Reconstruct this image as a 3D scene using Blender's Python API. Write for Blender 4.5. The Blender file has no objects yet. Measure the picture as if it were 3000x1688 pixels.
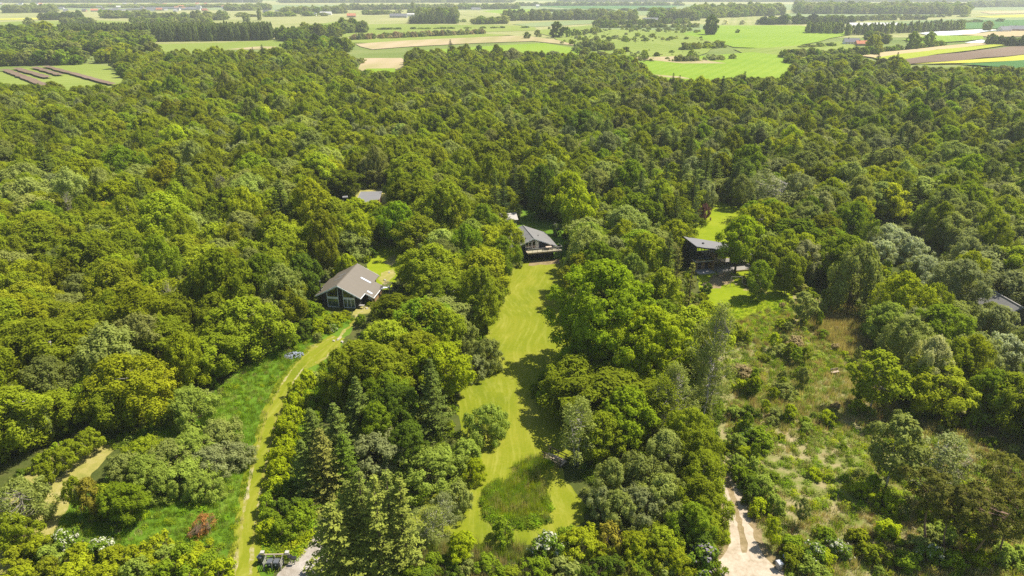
import bpy, bmesh, math, random
import numpy as np
from mathutils import Vector, Matrix

# ------------------------------------------------------------------ camera, sky, sun, exposure
sc = bpy.context.scene
COL = sc.collection
R = math.radians
CAM_H, PITCH, FPX = 60.0, R(23.6), 2000.0          # drone height, downward pitch, focal length in photo pixels

cam_d = bpy.data.cameras.new('camera'); cam_d.lens = 24.0; cam_d.sensor_width = 36.0
cam_d.clip_start = 0.5; cam_d.clip_end = 40000
cam = bpy.data.objects.new('camera', cam_d); COL.objects.link(cam)
cam.location = (0, 0, CAM_H); cam.rotation_euler = (R(90) - PITCH, 0, 0)
sc.camera = cam

SUN_EL, SUN_AZ = R(57), R(22)                       # azimuth measured from +X towards +Y
sun_dir = Vector((math.cos(SUN_EL) * math.cos(SUN_AZ), math.cos(SUN_EL) * math.sin(SUN_AZ), math.sin(SUN_EL)))
w = bpy.data.worlds.new('World'); sc.world = w; w.use_nodes = True
nt = w.node_tree; nt.nodes.clear()
o_ = nt.nodes.new('ShaderNodeOutputWorld'); b_ = nt.nodes.new('ShaderNodeBackground'); s_ = nt.nodes.new('ShaderNodeTexSky')
s_.sky_type = 'NISHITA'; s_.sun_disc = False; s_.sun_elevation = SUN_EL
s_.sun_rotation = math.pi / 2 - SUN_AZ
b_.inputs[1].default_value = 0.09
nt.links.new(s_.outputs[0], b_.inputs[0]); nt.links.new(b_.outputs[0], o_.inputs[0])
sd = bpy.data.lights.new('sun', 'SUN'); sd.energy = 5.0; sd.angle = R(0.5); sd.color = (1.0, 0.945, 0.85)
sun = bpy.data.objects.new('sun', sd); COL.objects.link(sun)
sun.rotation_euler = sun_dir.to_track_quat('Z', 'Y').to_euler()
sc.view_settings.view_transform = 'Standard'; sc.view_settings.look = 'None'
sc.view_settings.gamma = 1.0; sc.view_settings.use_curve_mapping = False
sc.view_settings.exposure = 0.78
sc.render.engine = 'CYCLES'
cy = sc.cycles
HAZE = .00012
cy.max_bounces = 6; cy.diffuse_bounces = 3; cy.glossy_bounces = 2; cy.transmission_bounces = 4; cy.volume_bounces = 1
cy.transparent_max_bounces = 4; cy.use_denoising = False; cy.use_adaptive_sampling = False; cy.sample_clamp_indirect = 2.0
cy.caustics_reflective = False; cy.caustics_refractive = False

rng = np.random.default_rng(11); random.seed(5)
SP, CP = math.sin(PITCH), math.cos(PITCH)

# ------------------------------------------------------------------ places: a bearing in the photograph -> a place on the land
def P(px, py, z=0.0):
    u, v = (px - 1500) / FPX, (py - 844) / FPX
    d = (u, CP - v * SP, -SP - v * CP)
    if d[2] > -0.012: d = (u, d[1], -0.012)
    k = (z - CAM_H) / d[2]
    return np.array((d[0] * k, d[1] * k))
def proj(x, y, z):
    dz = z - CAM_H
    depth = y * CP - dz * SP
    up = y * SP + dz * CP
    return 1500 + FPX * x / depth, 844 - FPX * up / depth
def inpoly(x, y, poly):
    x = np.asarray(x, float); y = np.asarray(y, float); ins = np.zeros(x.shape, bool); n = len(poly)
    for i in range(n):
        x1, y1 = poly[i]; x2, y2 = poly[(i + 1) % n]
        if y1 == y2: continue
        c = ((y1 > y) != (y2 > y)) & (x < (x2 - x1) * (y - y1) / (y2 - y1) + x1)
        ins ^= c
    return ins
def G(poly, z=0.0): return [tuple(P(a, b, z)) for a, b in poly]

# ------------------------------------------------------------------ materials
def new_mat(name):
    m = bpy.data.materials.new(name); m.use_nodes = True; n = m.node_tree; n.nodes.clear()
    out = n.nodes.new('ShaderNodeOutputMaterial'); return m, n, out
def N(n, t, **k):
    x = n.nodes.new(t)
    for a, v in k.items(): setattr(x, a, v)
    return x
def noise(n, scale, detail=4, vec=None, rough=.55, dist=0):
    x = N(n, 'ShaderNodeTexNoise'); x.inputs['Scale'].default_value = scale; x.inputs['Detail'].default_value = detail
    x.inputs['Roughness'].default_value = rough; x.inputs['Distortion'].default_value = dist
    if vec: n.links.new(vec, x.inputs['Vector'])
    return x.outputs['Fac']
def ramp(n, fac, stops):
    x = N(n, 'ShaderNodeValToRGB'); cr = x.color_ramp
    while len(cr.elements) < len(stops): cr.elements.new(.5)
    for e, (p, c) in zip(cr.elements, stops): e.position = p; e.color = (*c, 1) if len(c) == 3 else c
    n.links.new(fac, x.inputs[0]); return x.outputs[0]
def mix(n, fac, a, b, mode='MIX'):
    x = N(n, 'ShaderNodeMix', data_type='RGBA', blend_type=mode)
    if isinstance(fac, (int, float)): x.inputs[0].default_value = fac
    else: n.links.new(fac, x.inputs[0])
    for s, v in ((6, a), (7, b)):
        if isinstance(v, tuple): x.inputs[s].default_value = (*v, 1)
        else: n.links.new(v, x.inputs[s])
    return x.outputs[2]
def math_(n, op, a, b=None):
    x = N(n, 'ShaderNodeMath', operation=op)
    for i, v in enumerate((a, b)):
        if v is None: continue
        if isinstance(v, (int, float)): x.inputs[i].default_value = v
        else: n.links.new(v, x.inputs[i])
    return x.outputs[0]
def coords(n):
    return N(n, 'ShaderNodeNewGeometry').outputs['Position']
def bump(n, h, strength=.4, dist=.1):
    x = N(n, 'ShaderNodeBump'); x.inputs['Strength'].default_value = strength; x.inputs['Distance'].default_value = dist
    n.links.new(h, x.inputs['Height']); return x.outputs[0]
def pbsdf(n, out, col, rough=.9, nrm=None, spec=.2, metal=0):
    p = N(n, 'ShaderNodeBsdfPrincipled'); p.inputs['Roughness'].default_value = rough
    p.inputs['Specular IOR Level'].default_value = spec; p.inputs['Metallic'].default_value = metal
    if isinstance(col, tuple): p.inputs['Base Color'].default_value = (*col, 1)
    else: n.links.new(col, p.inputs['Base Color'])
    if nrm: n.links.new(nrm, p.inputs['Normal'])
    n.links.new(p.outputs[0], out.inputs[0]); return p

def ground_mat(name, stops, s1=.08, s2=.9, s3=6.0, bstr=.5, bdist=.15):
    """three scales of noise through a colour ramp"""
    m, n, out = new_mat(name); c = coords(n)
    f = math_(n, 'ADD', math_(n, 'MULTIPLY', noise(n, s1, 5, c, .6, .4), .45), math_(n, 'ADD', math_(n, 'MULTIPLY', noise(n, s2, 4, c, .6), .35), math_(n, 'MULTIPLY', noise(n, s3, 3, c, .7), .2)))
    f = math_(n, 'MULTIPLY', math_(n, 'SUBTRACT', f, .32), 2.8)
    col = ramp(n, f, stops)
    pbsdf(n, out, col, .95, bump(n, noise(n, s3 * .7, 4, c, .7), bstr, bdist), .05); return m

def plain(name, col, rough=.7, spec=.3, var=.12, s=3.0, metal=0):
    m, n, out = new_mat(name); c = N(n, 'ShaderNodeTexCoord').outputs['Object']
    cc = mix(n, noise(n, s, 4, c), tuple(v * (1 - var) for v in col), tuple(min(1, v * (1 + var)) for v in col))
    pbsdf(n, out, cc, rough, None, spec, metal); return m
def ribbed(name, col, axis, per, rough=.6, var=.15, depth=.03, strength=.5):
    """cladding or roof sheet with fine parallel ribs"""
    m, n, out = new_mat(name); c = N(n, 'ShaderNodeTexCoord').outputs['Object']
    wv = N(n, 'ShaderNodeTexWave', wave_type='BANDS', bands_direction=axis, wave_profile='SIN')
    wv.inputs['Scale'].default_value = 1 / per * .314; n.links.new(c, wv.inputs['Vector'])
    f = noise(n, .9, 5, c, .65)
    cc = mix(n, f, tuple(v * (1 - var) for v in col), tuple(v * (1 + var) for v in col))
    cc = mix(n, math_(n, 'MULTIPLY', wv.outputs['Fac'], .25), cc, tuple(v * .55 for v in col))
    pbsdf(n, out, cc, rough, bump(n, wv.outputs['Fac'], strength, depth), .3); return m

def foliage_mat(name, transl=.45, vary=.36):
    m, n, out = new_mat(name)
    a = N(n, 'ShaderNodeAttribute', attribute_type='INSTANCER', attribute_name='tint')
    v = N(n, 'ShaderNodeAttribute', attribute_type='GEOMETRY', attribute_name='v')
    c = coords(n)
    k = math_(n, 'ADD', math_(n, 'MULTIPLY', v.outputs['Fac'], vary), 1 - vary / 2)
    k = math_(n, 'MULTIPLY', k, math_(n, 'ADD', math_(n, 'MULTIPLY', noise(n, .35, 3, c), .6), .7))
    sx = N(n, 'ShaderNodeVectorMath', operation='SCALE'); n.links.new(a.outputs['Color'], sx.inputs[0]); n.links.new(k, sx.inputs['Scale'])
    col = sx.outputs[0]
    d = N(n, 'ShaderNodeBsdfDiffuse'); n.links.new(col, d.inputs[0])
    t = N(n, 'ShaderNodeBsdfTranslucent')
    tc = mix(n, 1.0, col, (1.12, 1.12, .5), 'MULTIPLY'); n.links.new(tc, t.inputs[0])
    ms = N(n, 'ShaderNodeMixShader'); ms.inputs[0].default_value = transl
    n.links.new(d.outputs[0], ms.inputs[1]); n.links.new(t.outputs[0], ms.inputs[2])
    n.links.new(ms.outputs[0], out.inputs[0]); return m

M = {}
M['leaf'] = foliage_mat('foliage')
M['needle'] = foliage_mat('needles', .18, .5)
def blossom_mat():
    m, n, out = new_mat('blossom')
    a = N(n, 'ShaderNodeAttribute', attribute_type='INSTANCER', attribute_name='tint'); v = N(n, 'ShaderNodeAttribute', attribute_type='GEOMETRY', attribute_name='v')
    pick = math_(n, 'GREATER_THAN', math_(n, 'ADD', math_(n, 'MULTIPLY', v.outputs['Fac'], .7), math_(n, 'MULTIPLY', noise(n, 1.1, 3, coords(n)), .6)), .82)
    g = mix(n, v.outputs['Fac'], (.13, .22, .02), (.27, .36, .03)); col = mix(n, pick, g, a.outputs['Color'])
    d = N(n, 'ShaderNodeBsdfDiffuse'); t = N(n, 'ShaderNodeBsdfTranslucent'); ms = N(n, 'ShaderNodeMixShader'); ms.inputs[0].default_value = .4
    n.links.new(col, d.inputs[0]); n.links.new(col, t.inputs[0]); n.links.new(d.outputs[0], ms.inputs[1]); n.links.new(t.outputs[0], ms.inputs[2]); n.links.new(ms.outputs[0], out.inputs[0]); return m
M['blossom'] = blossom_mat()
M['bark'] = plain('bark', (.085, .065, .045), .95, .1, .5, 5)
M['birch_bark'] = plain('birch_bark', (.42, .38, .33), .9, .1, .45, 3)
M['snag_bark'] = plain('snag_bark', (.25, .22, .17), .9, .1, .4, 3)
M['pine_bark'] = plain('pine_bark', (.2, .13, .085), .95, .1, .4, 4)
M['ground'] = ground_mat('meadow_soil', [(.0, (.09, .13, .022)), (.5, (.15, .19, .045)), (1, (.26, .26, .10))], .004, .02, .3, .2, .1)
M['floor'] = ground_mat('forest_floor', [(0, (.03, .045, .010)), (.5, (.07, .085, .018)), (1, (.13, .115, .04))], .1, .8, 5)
M['meadow'] = ground_mat('meadow_grass', [(0, (.06, .125, .010)), (.5, (.10, .18, .013)), (1, (.17, .22, .03))], .12, .9, 7)
M['lime_lawn'] = ground_mat('lime_lawn', [(0, (.13, .18, .008)), (.5, (.195, .245, .008)), (1, (.26, .28, .02))], .1, .7, 8, .3, .06)
M['scrub'] = ground_mat('rough_grass', [(0, (.055, .085, .015)), (.32, (.14, .17, .03)), (.6, (.26, .225, .10)), (1, (.36, .28, .16))], .09, .6, 5)
M['dry'] = ground_mat('dry_grass', [(0, (.16, .18, .03)), (.5, (.29, .26, .07)), (1, (.40, .33, .17))], .15, .9, 7)
M['gravel'] = ground_mat('grey_gravel', [(0, (.16, .13, .09)), (.4, (.30, .26, .21)), (1, (.46, .42, .37))], .3, 1.5, 9)
M['sand'] = ground_mat('pale_sand', [(0, (.24, .18, .11)), (.4, (.38, .31, .22)), (1, (.53, .455, .35))], .5, 2.2, 11, .5, .06)
M['rut'] = ground_mat('worn_rut', [(0, (.16, .18, .015)), (.45, (.23, .22, .03)), (.75, (.38, .32, .19)), (1, (.52, .44, .32))], .12, .9, 7)
M['verge'] = ground_mat('track_verge', [(0, (.10, .085, .035)), (.5, (.24, .18, .09)), (1, (.36, .28, .17))], .4, 1.8, 8)
M['reedbed'] = ground_mat('reed_ground', [(0, (.20, .20, .07)), (.5, (.33, .27, .14)), (1, (.40, .31, .20))], .01, .06, .5)
M['soil'] = ground_mat('bare_soil', [(0, (.10, .065, .05)), (.5, (.15, .10, .075)), (1, (.21, .15, .11))], .02, .2, 1)

def N_clamp(n, v):
    x = N(n, 'ShaderNodeClamp'); n.links.new(v, x.inputs[0]); return x.outputs[0]
def lawn_mat():
    m, n, out = new_mat('mown_lawn'); c = coords(n)
    base = math_(n, 'ADD', math_(n, 'MULTIPLY', noise(n, .09, 4, c, .6, .5), .6), math_(n, 'MULTIPLY', noise(n, 2.2, 5, c, .8), .4))
    col = ramp(n, math_(n, 'MULTIPLY', math_(n, 'SUBTRACT', base, .3), 2.4), [(0, (.11, .145, .008)), (.45, (.175, .198, .011)), (.75, (.225, .225, .022)), (1, (.31, .28, .065))])
    # mower passes: streaks drawn out along the lawn and bent by a slow warp
    wn = N(n, 'ShaderNodeTexNoise'); wn.inputs['Scale'].default_value = .035; wn.inputs['Detail'].default_value = 1; n.links.new(c, wn.inputs['Vector'])
    ws = N(n, 'ShaderNodeVectorMath', operation='SCALE'); n.links.new(wn.outputs['Color'], ws.inputs[0]); ws.inputs['Scale'].default_value = 16
    wa = N(n, 'ShaderNodeVectorMath', operation='ADD'); n.links.new(c, wa.inputs[0]); n.links.new(ws.outputs[0], wa.inputs[1])
    mp = N(n, 'ShaderNodeMapping'); mp.inputs['Scale'].default_value = (1.3, .06, 1); n.links.new(wa.outputs[0], mp.inputs[0])
    st = math_(n, 'MULTIPLY', math_(n, 'SUBTRACT', noise(n, 1.0, 4, mp.outputs[0], .65), .5), 4.0)
    hay = math_(n, 'MULTIPLY', N_clamp(n, st), math_(n, 'MULTIPLY', noise(n, 1.6, 4, c, .8), .8))
    col = mix(n, hay, col, (.36, .34, .08))
    dk = math_(n, 'MULTIPLY', N_clamp(n, math_(n, 'MULTIPLY', st, -1.0)), .45)
    col = mix(n, dk, col, (.135, .165, .009))
    pbsdf(n, out, col, .95, bump(n, noise(n, 5, 4, c, .7), .4, .08), .05); return m
M['lawn'] = lawn_mat()

def field_mat(name, a, b, ang=0.0, per=14.0, amt=.3):
    m, n, out = new_mat(name); c = coords(n)
    mp = N(n, 'ShaderNodeMapping'); mp.inputs['Rotation'].default_value = (0, 0, ang); n.links.new(c, mp.inputs[0])
    wv = N(n, 'ShaderNodeTexWave', wave_type='BANDS', bands_direction='X'); wv.inputs['Scale'].default_value = .314 / per
    wv.inputs['Distortion'].default_value = 1.5; n.links.new(mp.outputs[0], wv.inputs['Vector'])
    f = math_(n, 'ADD', math_(n, 'MULTIPLY', math_(n, 'SUBTRACT', noise(n, .006, 6, c, .65, .5), .5), 2.2), math_(n, 'ADD', math_(n, 'MULTIPLY', math_(n, 'SUBTRACT', wv.outputs['Fac'], .5), amt), .5))
    f2 = math_(n, 'ADD', f, math_(n, 'MULTIPLY', math_(n, 'SUBTRACT', noise(n, .15, 4, c, .7), .5), .6))
    col = ramp(n, f2, [(0, a), (1, b)])
    pbsdf(n, out, col, .95, None, .05); return m

# ------------------------------------------------------------------ object helpers
def tag(o, label=None, cat=None, group=None, kind=None):
    if label: o['label'] = label
    if cat: o['category'] = cat
    if group: o['group'] = group
    if kind: o['kind'] = kind
    return o
def link(name, me, parent=None, loc=None, rz=0.0):
    o = bpy.data.objects.new(name, me); COL.objects.link(o)
    if parent: o.parent = parent
    if loc is not None: o.location = loc
    if rz: o.rotation_euler = (0, 0, rz)
    return o
def empty(name, loc, rz=0.0):
    o = link(name, None, None, loc, rz); o.empty_display_size = .2; return o
class MB:
    def __init__(s): s.v = []; s.f = []
    def poly(s, pts): k = len(s.v); s.v += [tuple(p) for p in pts]; s.f.append(list(range(k, k + len(pts)))); return s
    def box(s, x0, x1, y0, y1, z0, z1):
        k = len(s.v); s.v += [(x, y, z) for z in (z0, z1) for x, y in ((x0, y0), (x1, y0), (x1, y1), (x0, y1))]
        s.f += [[k + i for i in q] for q in ((3, 2, 1, 0), (4, 5, 6, 7), (0, 1, 5, 4), (1, 2, 6, 5), (2, 3, 7, 6), (3, 0, 4, 7))]; return s
    def prism(s, bottom, top):
        """closed prism between two rings of the same length"""
        k = len(s.v); n = len(bottom); s.v += [tuple(p) for p in bottom] + [tuple(p) for p in top]
        s.f.append([k + i for i in range(n)][::-1]); s.f.append([k + n + i for i in range(n)])
        for i in range(n): j = (i + 1) % n; s.f.append([k + i, k + j, k + n + j, k + n + i])
        return s
    def slab(s, pts, t=.12):
        return s.prism([(p[0], p[1], p[2] - t) for p in pts], pts)
    def tube(s, pts, rad, seg=6):
        k = len(s.v); pts = [Vector(p) for p in pts]
        if isinstance(rad, (int, float)): rad = [rad] * len(pts)
        for i, p in enumerate(pts):
            d = (pts[min(i + 1, len(pts) - 1)] - pts[max(i - 1, 0)]).normalized()
            a = d.cross(Vector((0, 0, 1)) if abs(d.z) < .9 else Vector((1, 0, 0))).normalized(); b = d.cross(a)
            for q in range(seg):
                t = 2 * math.pi * q / seg; s.v.append(tuple(p + (a * math.cos(t) + b * math.sin(t)) * rad[i]))
        for i in range(len(pts) - 1):
            for q in range(seg):
                r = (q + 1) % seg; s.f.append([k + i * seg + q, k + i * seg + r, k + (i + 1) * seg + r, k + (i + 1) * seg + q])
        s.f.append([k + q for q in range(seg)][::-1]); e = k + (len(pts) - 1) * seg; s.f.append([e + q for q in range(seg)])
        return s
    def mesh(s, name, mat, smooth=False):
        me = bpy.data.meshes.new(name); me.from_pydata(s.v, [], s.f)
        bm = bmesh.new(); bm.from_mesh(me); bmesh.ops.recalc_face_normals(bm, faces=bm.faces); bm.to_mesh(me); bm.free()
        if mat: me.materials.append(mat)
        if smooth:
            for p in me.polygons: p.use_smooth = True
        return me
    def build(s, name, mat, parent=None, loc=None, rz=0.0, smooth=False):
        return link(name, s.mesh(name, mat, smooth), parent, loc, rz)

def sheet(name, poly, z, mat, kind='structure', jit=.25, step=1.2, label=None):
    """a flat piece of land with an uneven border"""
    pts = []; n = len(poly)
    for i in range(n):
        a = np.array(poly[i]); b = np.array(poly[(i + 1) % n]); L = np.linalg.norm(b - a); k = max(1, int(L / step)); k = min(k, 60)
        for j in range(k):
            t = j / k; q = a + (b - a) * t
            pts.append(q + rng.normal(0, jit, 2))
    bm = bmesh.new(); vs = [bm.verts.new((p[0], p[1], z)) for p in pts]
    f = bm.faces.new(vs); f.normal_update()
    if f.normal.z < 0: f.normal_flip()
    bmesh.ops.triangulate(bm, faces=[f], ngon_method='EAR_CLIP')
    me = bpy.data.meshes.new(name); bm.to_mesh(me); bm.free(); me.materials.append(mat)
    o = link(name, me); tag(o, label, None, None, kind); return o

def strip(center, width):
    """px centre line -> ground polygon of a given width in metres"""
    c = [P(*q) for q in center]; L, Rr = [], []
    for i, p in enumerate(c):
        d = c[min(i + 1, len(c) - 1)] - c[max(i - 1, 0)]; d = d / np.linalg.norm(d); nrm = np.array((-d[1], d[0]))
        wd = width if isinstance(width, (int, float)) else width[i]
        L.append(tuple(p + nrm * wd / 2)); Rr.append(tuple(p - nrm * wd / 2))
    return L + Rr[::-1]
def smooth_line(pts, k=5):
    out = []; n = len(pts)
    for i in range(n - 1):
        p0, p1, p2, p3 = (np.array(pts[max(0, min(n - 1, q))], float) for q in (i - 1, i, i + 1, i + 2))
        for j in range(k):
            t = j / k
            out.append(tuple(.5 * (2 * p1 + (p2 - p0) * t + (2 * p0 - 5 * p1 + 4 * p2 - p3) * t * t + (3 * p1 - p0 - 3 * p2 + p3) * t ** 3)))
    return out + [tuple(pts[-1])]

# ------------------------------------------------------------------ places kept open (photo bearings of what is seen)
KEEP = {
 'lawn': [(1535,772),(1640,774),(1632,860),(1626,930),(1640,1000),(1600,1050),(1560,1065),(1545,1130),(1560,1180),(1640,1215),(1660,1240),(1655,1330),(1620,1340),(1640,1400),(1700,1480),(1690,1520),(1640,1550),(1500,1585),(1400,1565),(1300,1535),(1225,1515),(1290,1470),(1355,1430),(1395,1390),(1395,1320),(1380,1300),(1375,1190),(1380,1110),(1450,1050),(1455,990),(1455,930),(1480,870),(1500,830)],
 'drive': [(670,1700),(710,1500),(745,1350),(785,1200),(835,1100),(900,1030),(955,985),(1020,950),(1032,965),(1000,1005),(955,1050),(880,1120),(835,1200),(810,1300),(785,1420),(770,1520),(760,1600),(760,1700)],
 'left': [(-60,1420),(110,1400),(240,1290),(430,1240),(600,1200),(650,1140),(720,1075),(850,995),(905,1000),(835,1100),(785,1200),(745,1350),(700,1560),(670,1720),(-60,1720)],
 'houseA': [(912,885),(923,862),(945,845),(1048,768),(1118,808),(1130,840),(1140,862),(1100,890),(1050,912),(1020,950),(960,940),(935,905)],
 'gardenA': [(1070,790),(1110,760),(1135,715),(1165,730),(1165,770),(1150,825),(1118,830)],
 'houseB': [(1518,670),(1560,690),(1642,720),(1642,780),(1535,775),(1538,735)],
 'gardenB': [(1530,612),(1590,618),(1640,650),(1645,720),(1560,690),(1515,668)],
 'houseC': [(2000,695),(2040,700),(2200,748),(2245,850),(2110,850),(2035,800),(2030,740)],
 'lawnC2': [(2035,700),(2050,640),(2090,585),(2155,600),(2140,660),(2110,725)],
 'lawnC': [(2095,850),(2250,855),(2265,960),(2150,975),(2090,900)],
 'scrub': [(2120,950),(2290,890),(2480,910),(2560,960),(2560,1200),(2660,1190),(2760,1260),(3050,1280),(3050,1720),(2080,1720),(2130,1480),(2118,1400),(2140,1250),(2130,1050)],
 'gravel': [(720,1720),(760,1600),(860,1590),(935,1545),(968,1545),(965,1610),(1030,1720)],
 'houseD': [(1040,606),(1046,575),(1057,556),(1124,556),(1128,600),(1065,608)],
 'shedD': [(958,612),(960,586),(1022,574),(1022,592),(995,605)],
 'houseE': [(2872,858),(2892,838),(2985,892),(2962,908)],
 'bottom': [(760,1470),(1010,1420),(1180,1300),(1400,1300),(1400,1720),(760,1720)],
 'silverband': [(2550,665),(2600,648),(2660,660),(2740,740),(2790,800),(2760,815),(2680,790),(2600,720)], 'silverright': [(2930,1000),(2960,970),(3010,965),(3010,1030),(2940,1030)],
 'reeds': [(1045,206),(1052,172),(1180,170),(1186,206)], 'fieldR': [(1905,190),(2310,180),(2300,220),(2010,230),(1900,216)], 'stripes': [(2640,190),(3000,130),(3050,192),(2700,196)], 'plot': [(8,206),(250,188),(385,236),(330,246),(140,246),(50,246),(-40,236)],
 'bottomR': [(1640,1330),(1720,1330),(2130,1330),(2130,1720),(1400,1720),(1600,1560)],
}
FOREST = [(-330,1730),(3330,1730),(3400,225),(3000,222),(2650,215),(2400,222),(2310,228),(2020,242),(1890,218),(1700,200),(1500,185),(1200,185),(1190,210),(1050,212),(960,178),(830,180),(700,184),(560,190),(440,190),(330,200),(405,240),(335,262),(130,277),(0,264),(-400,266)]
# ------------------------------------------------------------------ the land
gp = MB().poly([(-14000, -300, 0), (14000, -300, 0), (14000, 16000, 0), (-14000, 16000, 0)])
g = gp.build('ground', M['ground']); tag(g, kind='structure')
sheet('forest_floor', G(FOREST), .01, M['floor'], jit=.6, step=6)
sheet('meadow', [tuple(P(*q)) for q in [(60,1640),(90,1560),(300,1420),(430,1230),(600,1170),(720,1060),(870,960),(1010,930),(1040,960),(960,1060),(890,1130),(850,1220),(830,1330),(800,1450),(800,1640),(800,1730),(60,1730)]], .018, M['meadow'], jit=.4)
sheet('rough_meadow', [tuple(P(*q)) for q in [(2100,930),(2290,850),(2500,880),(2620,980),(2640,1130),(2800,1200),(3150,1260),(3200,1730),(2200,1730),(2150,1560),(2110,1400),(2110,1150)]], .018, M['scrub'], jit=.5)
LAWN_PX = [(1525,765),(1650,768),(1760,1000),(1800,1150),(1700,1230),(1690,1330),(1640,1345),(1660,1400),(1720,1480),(1710,1530),(1650,1570),(1500,1605),(1400,1585),(1290,1560),(1190,1520),(1270,1450),(1330,1400),(1350,1300),(1340,1180),(1360,1080),(1420,1000),(1430,930),(1450,860),(1490,800)]
sheet('lawn', G(LAWN_PX), .024, M['lawn'], jit=.25)
sheet('garden_lawn', G([(2020,720),(2040,640),(2080,570),(2170,590),(2180,660),(2230,740),(2310,800),(2330,900),(2270,975),(2150,990),(2070,930),(2050,840)]), .024, M['lime_lawn'], jit=.3)
sheet('garden_lawn', G([(1510,690),(1535,600),(1600,605),(1660,640),(1680,760),(1640,790),(1525,775)]), .020, M['meadow'], jit=.3)
sheet('garden_lawn', G([(1050,840),(1090,740),(1140,690),(1190,710),(1185,780),(1150,850)]), .024, M['lime_lawn'], jit=.3)
sheet('garden_lawn', G([(1030,610),(1050,555),(1180,545),(1190,600),(1120,625)]), .024, M['dry'], jit=.3)
sheet('mown_path', G([(70,1590),(95,1500),(150,1415),(225,1340),(290,1300),(330,1310),(290,1370),(215,1450),(170,1530),(150,1580)]), .026, M['dry'], jit=.3)
sheet('mown_path', G([(20,1480),(60,1400),(150,1320),(235,1250),(285,1225),(280,1250),(190,1325),(110,1400),(60,1480)]), .026, M['dry'], jit=.3)
sheet('mown_path', G([(-60,1720),(-50,1600),(30,1590),(70,1640),(60,1720)]), .026, M['dry'], jit=.3)
DR = smooth_line([(705,1740),(716,1620),(735,1500),(752,1400),(778,1290),(805,1200),(845,1120),(900,1050),(960,1005),(990,990)])
sheet('driveway', strip(DR, 3.6), .028, M['lawn'], jit=.15)
DW = [5.6 if i > len(DR) - 8 else 3.4 for i in range(len(DR))]
for s in (-1, 1):
    c = [P(*q) for q in DR]; rut = []
    for i, p in enumerate(c):
        d = c[min(i + 1, len(c) - 1)] - c[max(i - 1, 0)]; d /= np.linalg.norm(d); rut.append(p + np.array((-d[1], d[0])) * s * (-.85))
    wd = [(.62 if s < 0 else .5) * (1 - .62 * (i / len(c)) ** .55) + .1 * math.sin(i * 1.7) for i in range(len(c))]
    L, Rr = [], []
    for i, p in enumerate(rut):
        d = rut[min(i + 1, len(c) - 1)] - rut[max(i - 1, 0)]; d /= np.linalg.norm(d); nn = np.array((-d[1], d[0]))
        L.append(tuple(p + nn * wd[i] / 2)); Rr.append(tuple(p - nn * wd[i] / 2))
    sheet('wheel_rut', (L + Rr[::-1]), .034, M['rut'] , jit=.07, step=.35)
sheet('turning_place', G([(895,1045),(940,1005),(985,985),(1005,990),(985,1025),(950,1055),(905,1080),(880,1100)]), .032, M['lawn'], jit=.3)
sheet('worn_patch', G([(925,1062),(955,1040),(985,1010),(995,1016),(965,1045),(935,1066)]), .0345, M['rut'], jit=.25, step=.6)
sheet('worn_patch', G([(890,1028),(905,1012),(930,1008),(920,1022),(900,1034)]), .0345, M['rut'], jit=.25, step=.6)
sheet('footpath', strip(smooth_line([(985,998),(1000,985),(1010,968),(1028,955),(1045,925),(1065,912)]), .6), .036, M['rut'], jit=.12, step=.6)
sheet('gravel_yard', G([(760,1740),(840,1660),(900,1610),(935,1545),(960,1500),(985,1540),(1010,1620),(1060,1740)]), .03, M['gravel'], jit=.3)
sheet('track_shoulder', strip(smooth_line([(2190,1740),(2180,1640),(2170,1560),(2155,1500),(2138,1440),(2120,1390)]), [13]*6+[8,6.5,5.5,5,4.6,4.3,4,3.8,3.6,3.5,3.4,3.3,3.2,3.1,3,3,3,3,3,3]), .026, M['verge'], jit=.2)
TR = smooth_line([(2195,1745),(2186,1640),(2172,1560),(2158,1500),(2140,1440),(2118,1385)])
sheet('sandy_track', strip(TR, [12,11.5,10.5,9,7.2,5,4,3.4,3.0,2.9]+[2.8]*30), .032, M['sand'], jit=.14, step=.6)
sheet('track_crown', strip(TR[6:], [.5,.7,.8,.8]+[.75]*30), .037, M['verge'], jit=.1, step=.5)
sheet('yard', G([(2060,838),(2085,805),(2135,797),(2150,822),(2110,842),(2085,850)]), .03, M['verge'], jit=.3)
sheet('yard', G([(2180,850),(2230,800),(2260,830),(2240,862)]), .03, M['dry'], jit=.25)
sheet('yard', G([(1548,778),(1560,762),(1640,758),(1650,770),(1600,777)]), .03, M['verge'], jit=.2)
sheet('terrace', G([(1030,925),(1045,905),(1095,885),(1110,900),(1080,918)]), .03, M['dry'], jit=.15)
sheet('bare_ground', G([(1125,770),(1150,745),(1170,755),(1150,780)]), .03, M['dry'], jit=.2)
sheet('terrace', G([(1105,822),(1120,800),(1150,790),(1160,805),(1130,835)]), .03, M['dry'], jit=.2)

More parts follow.
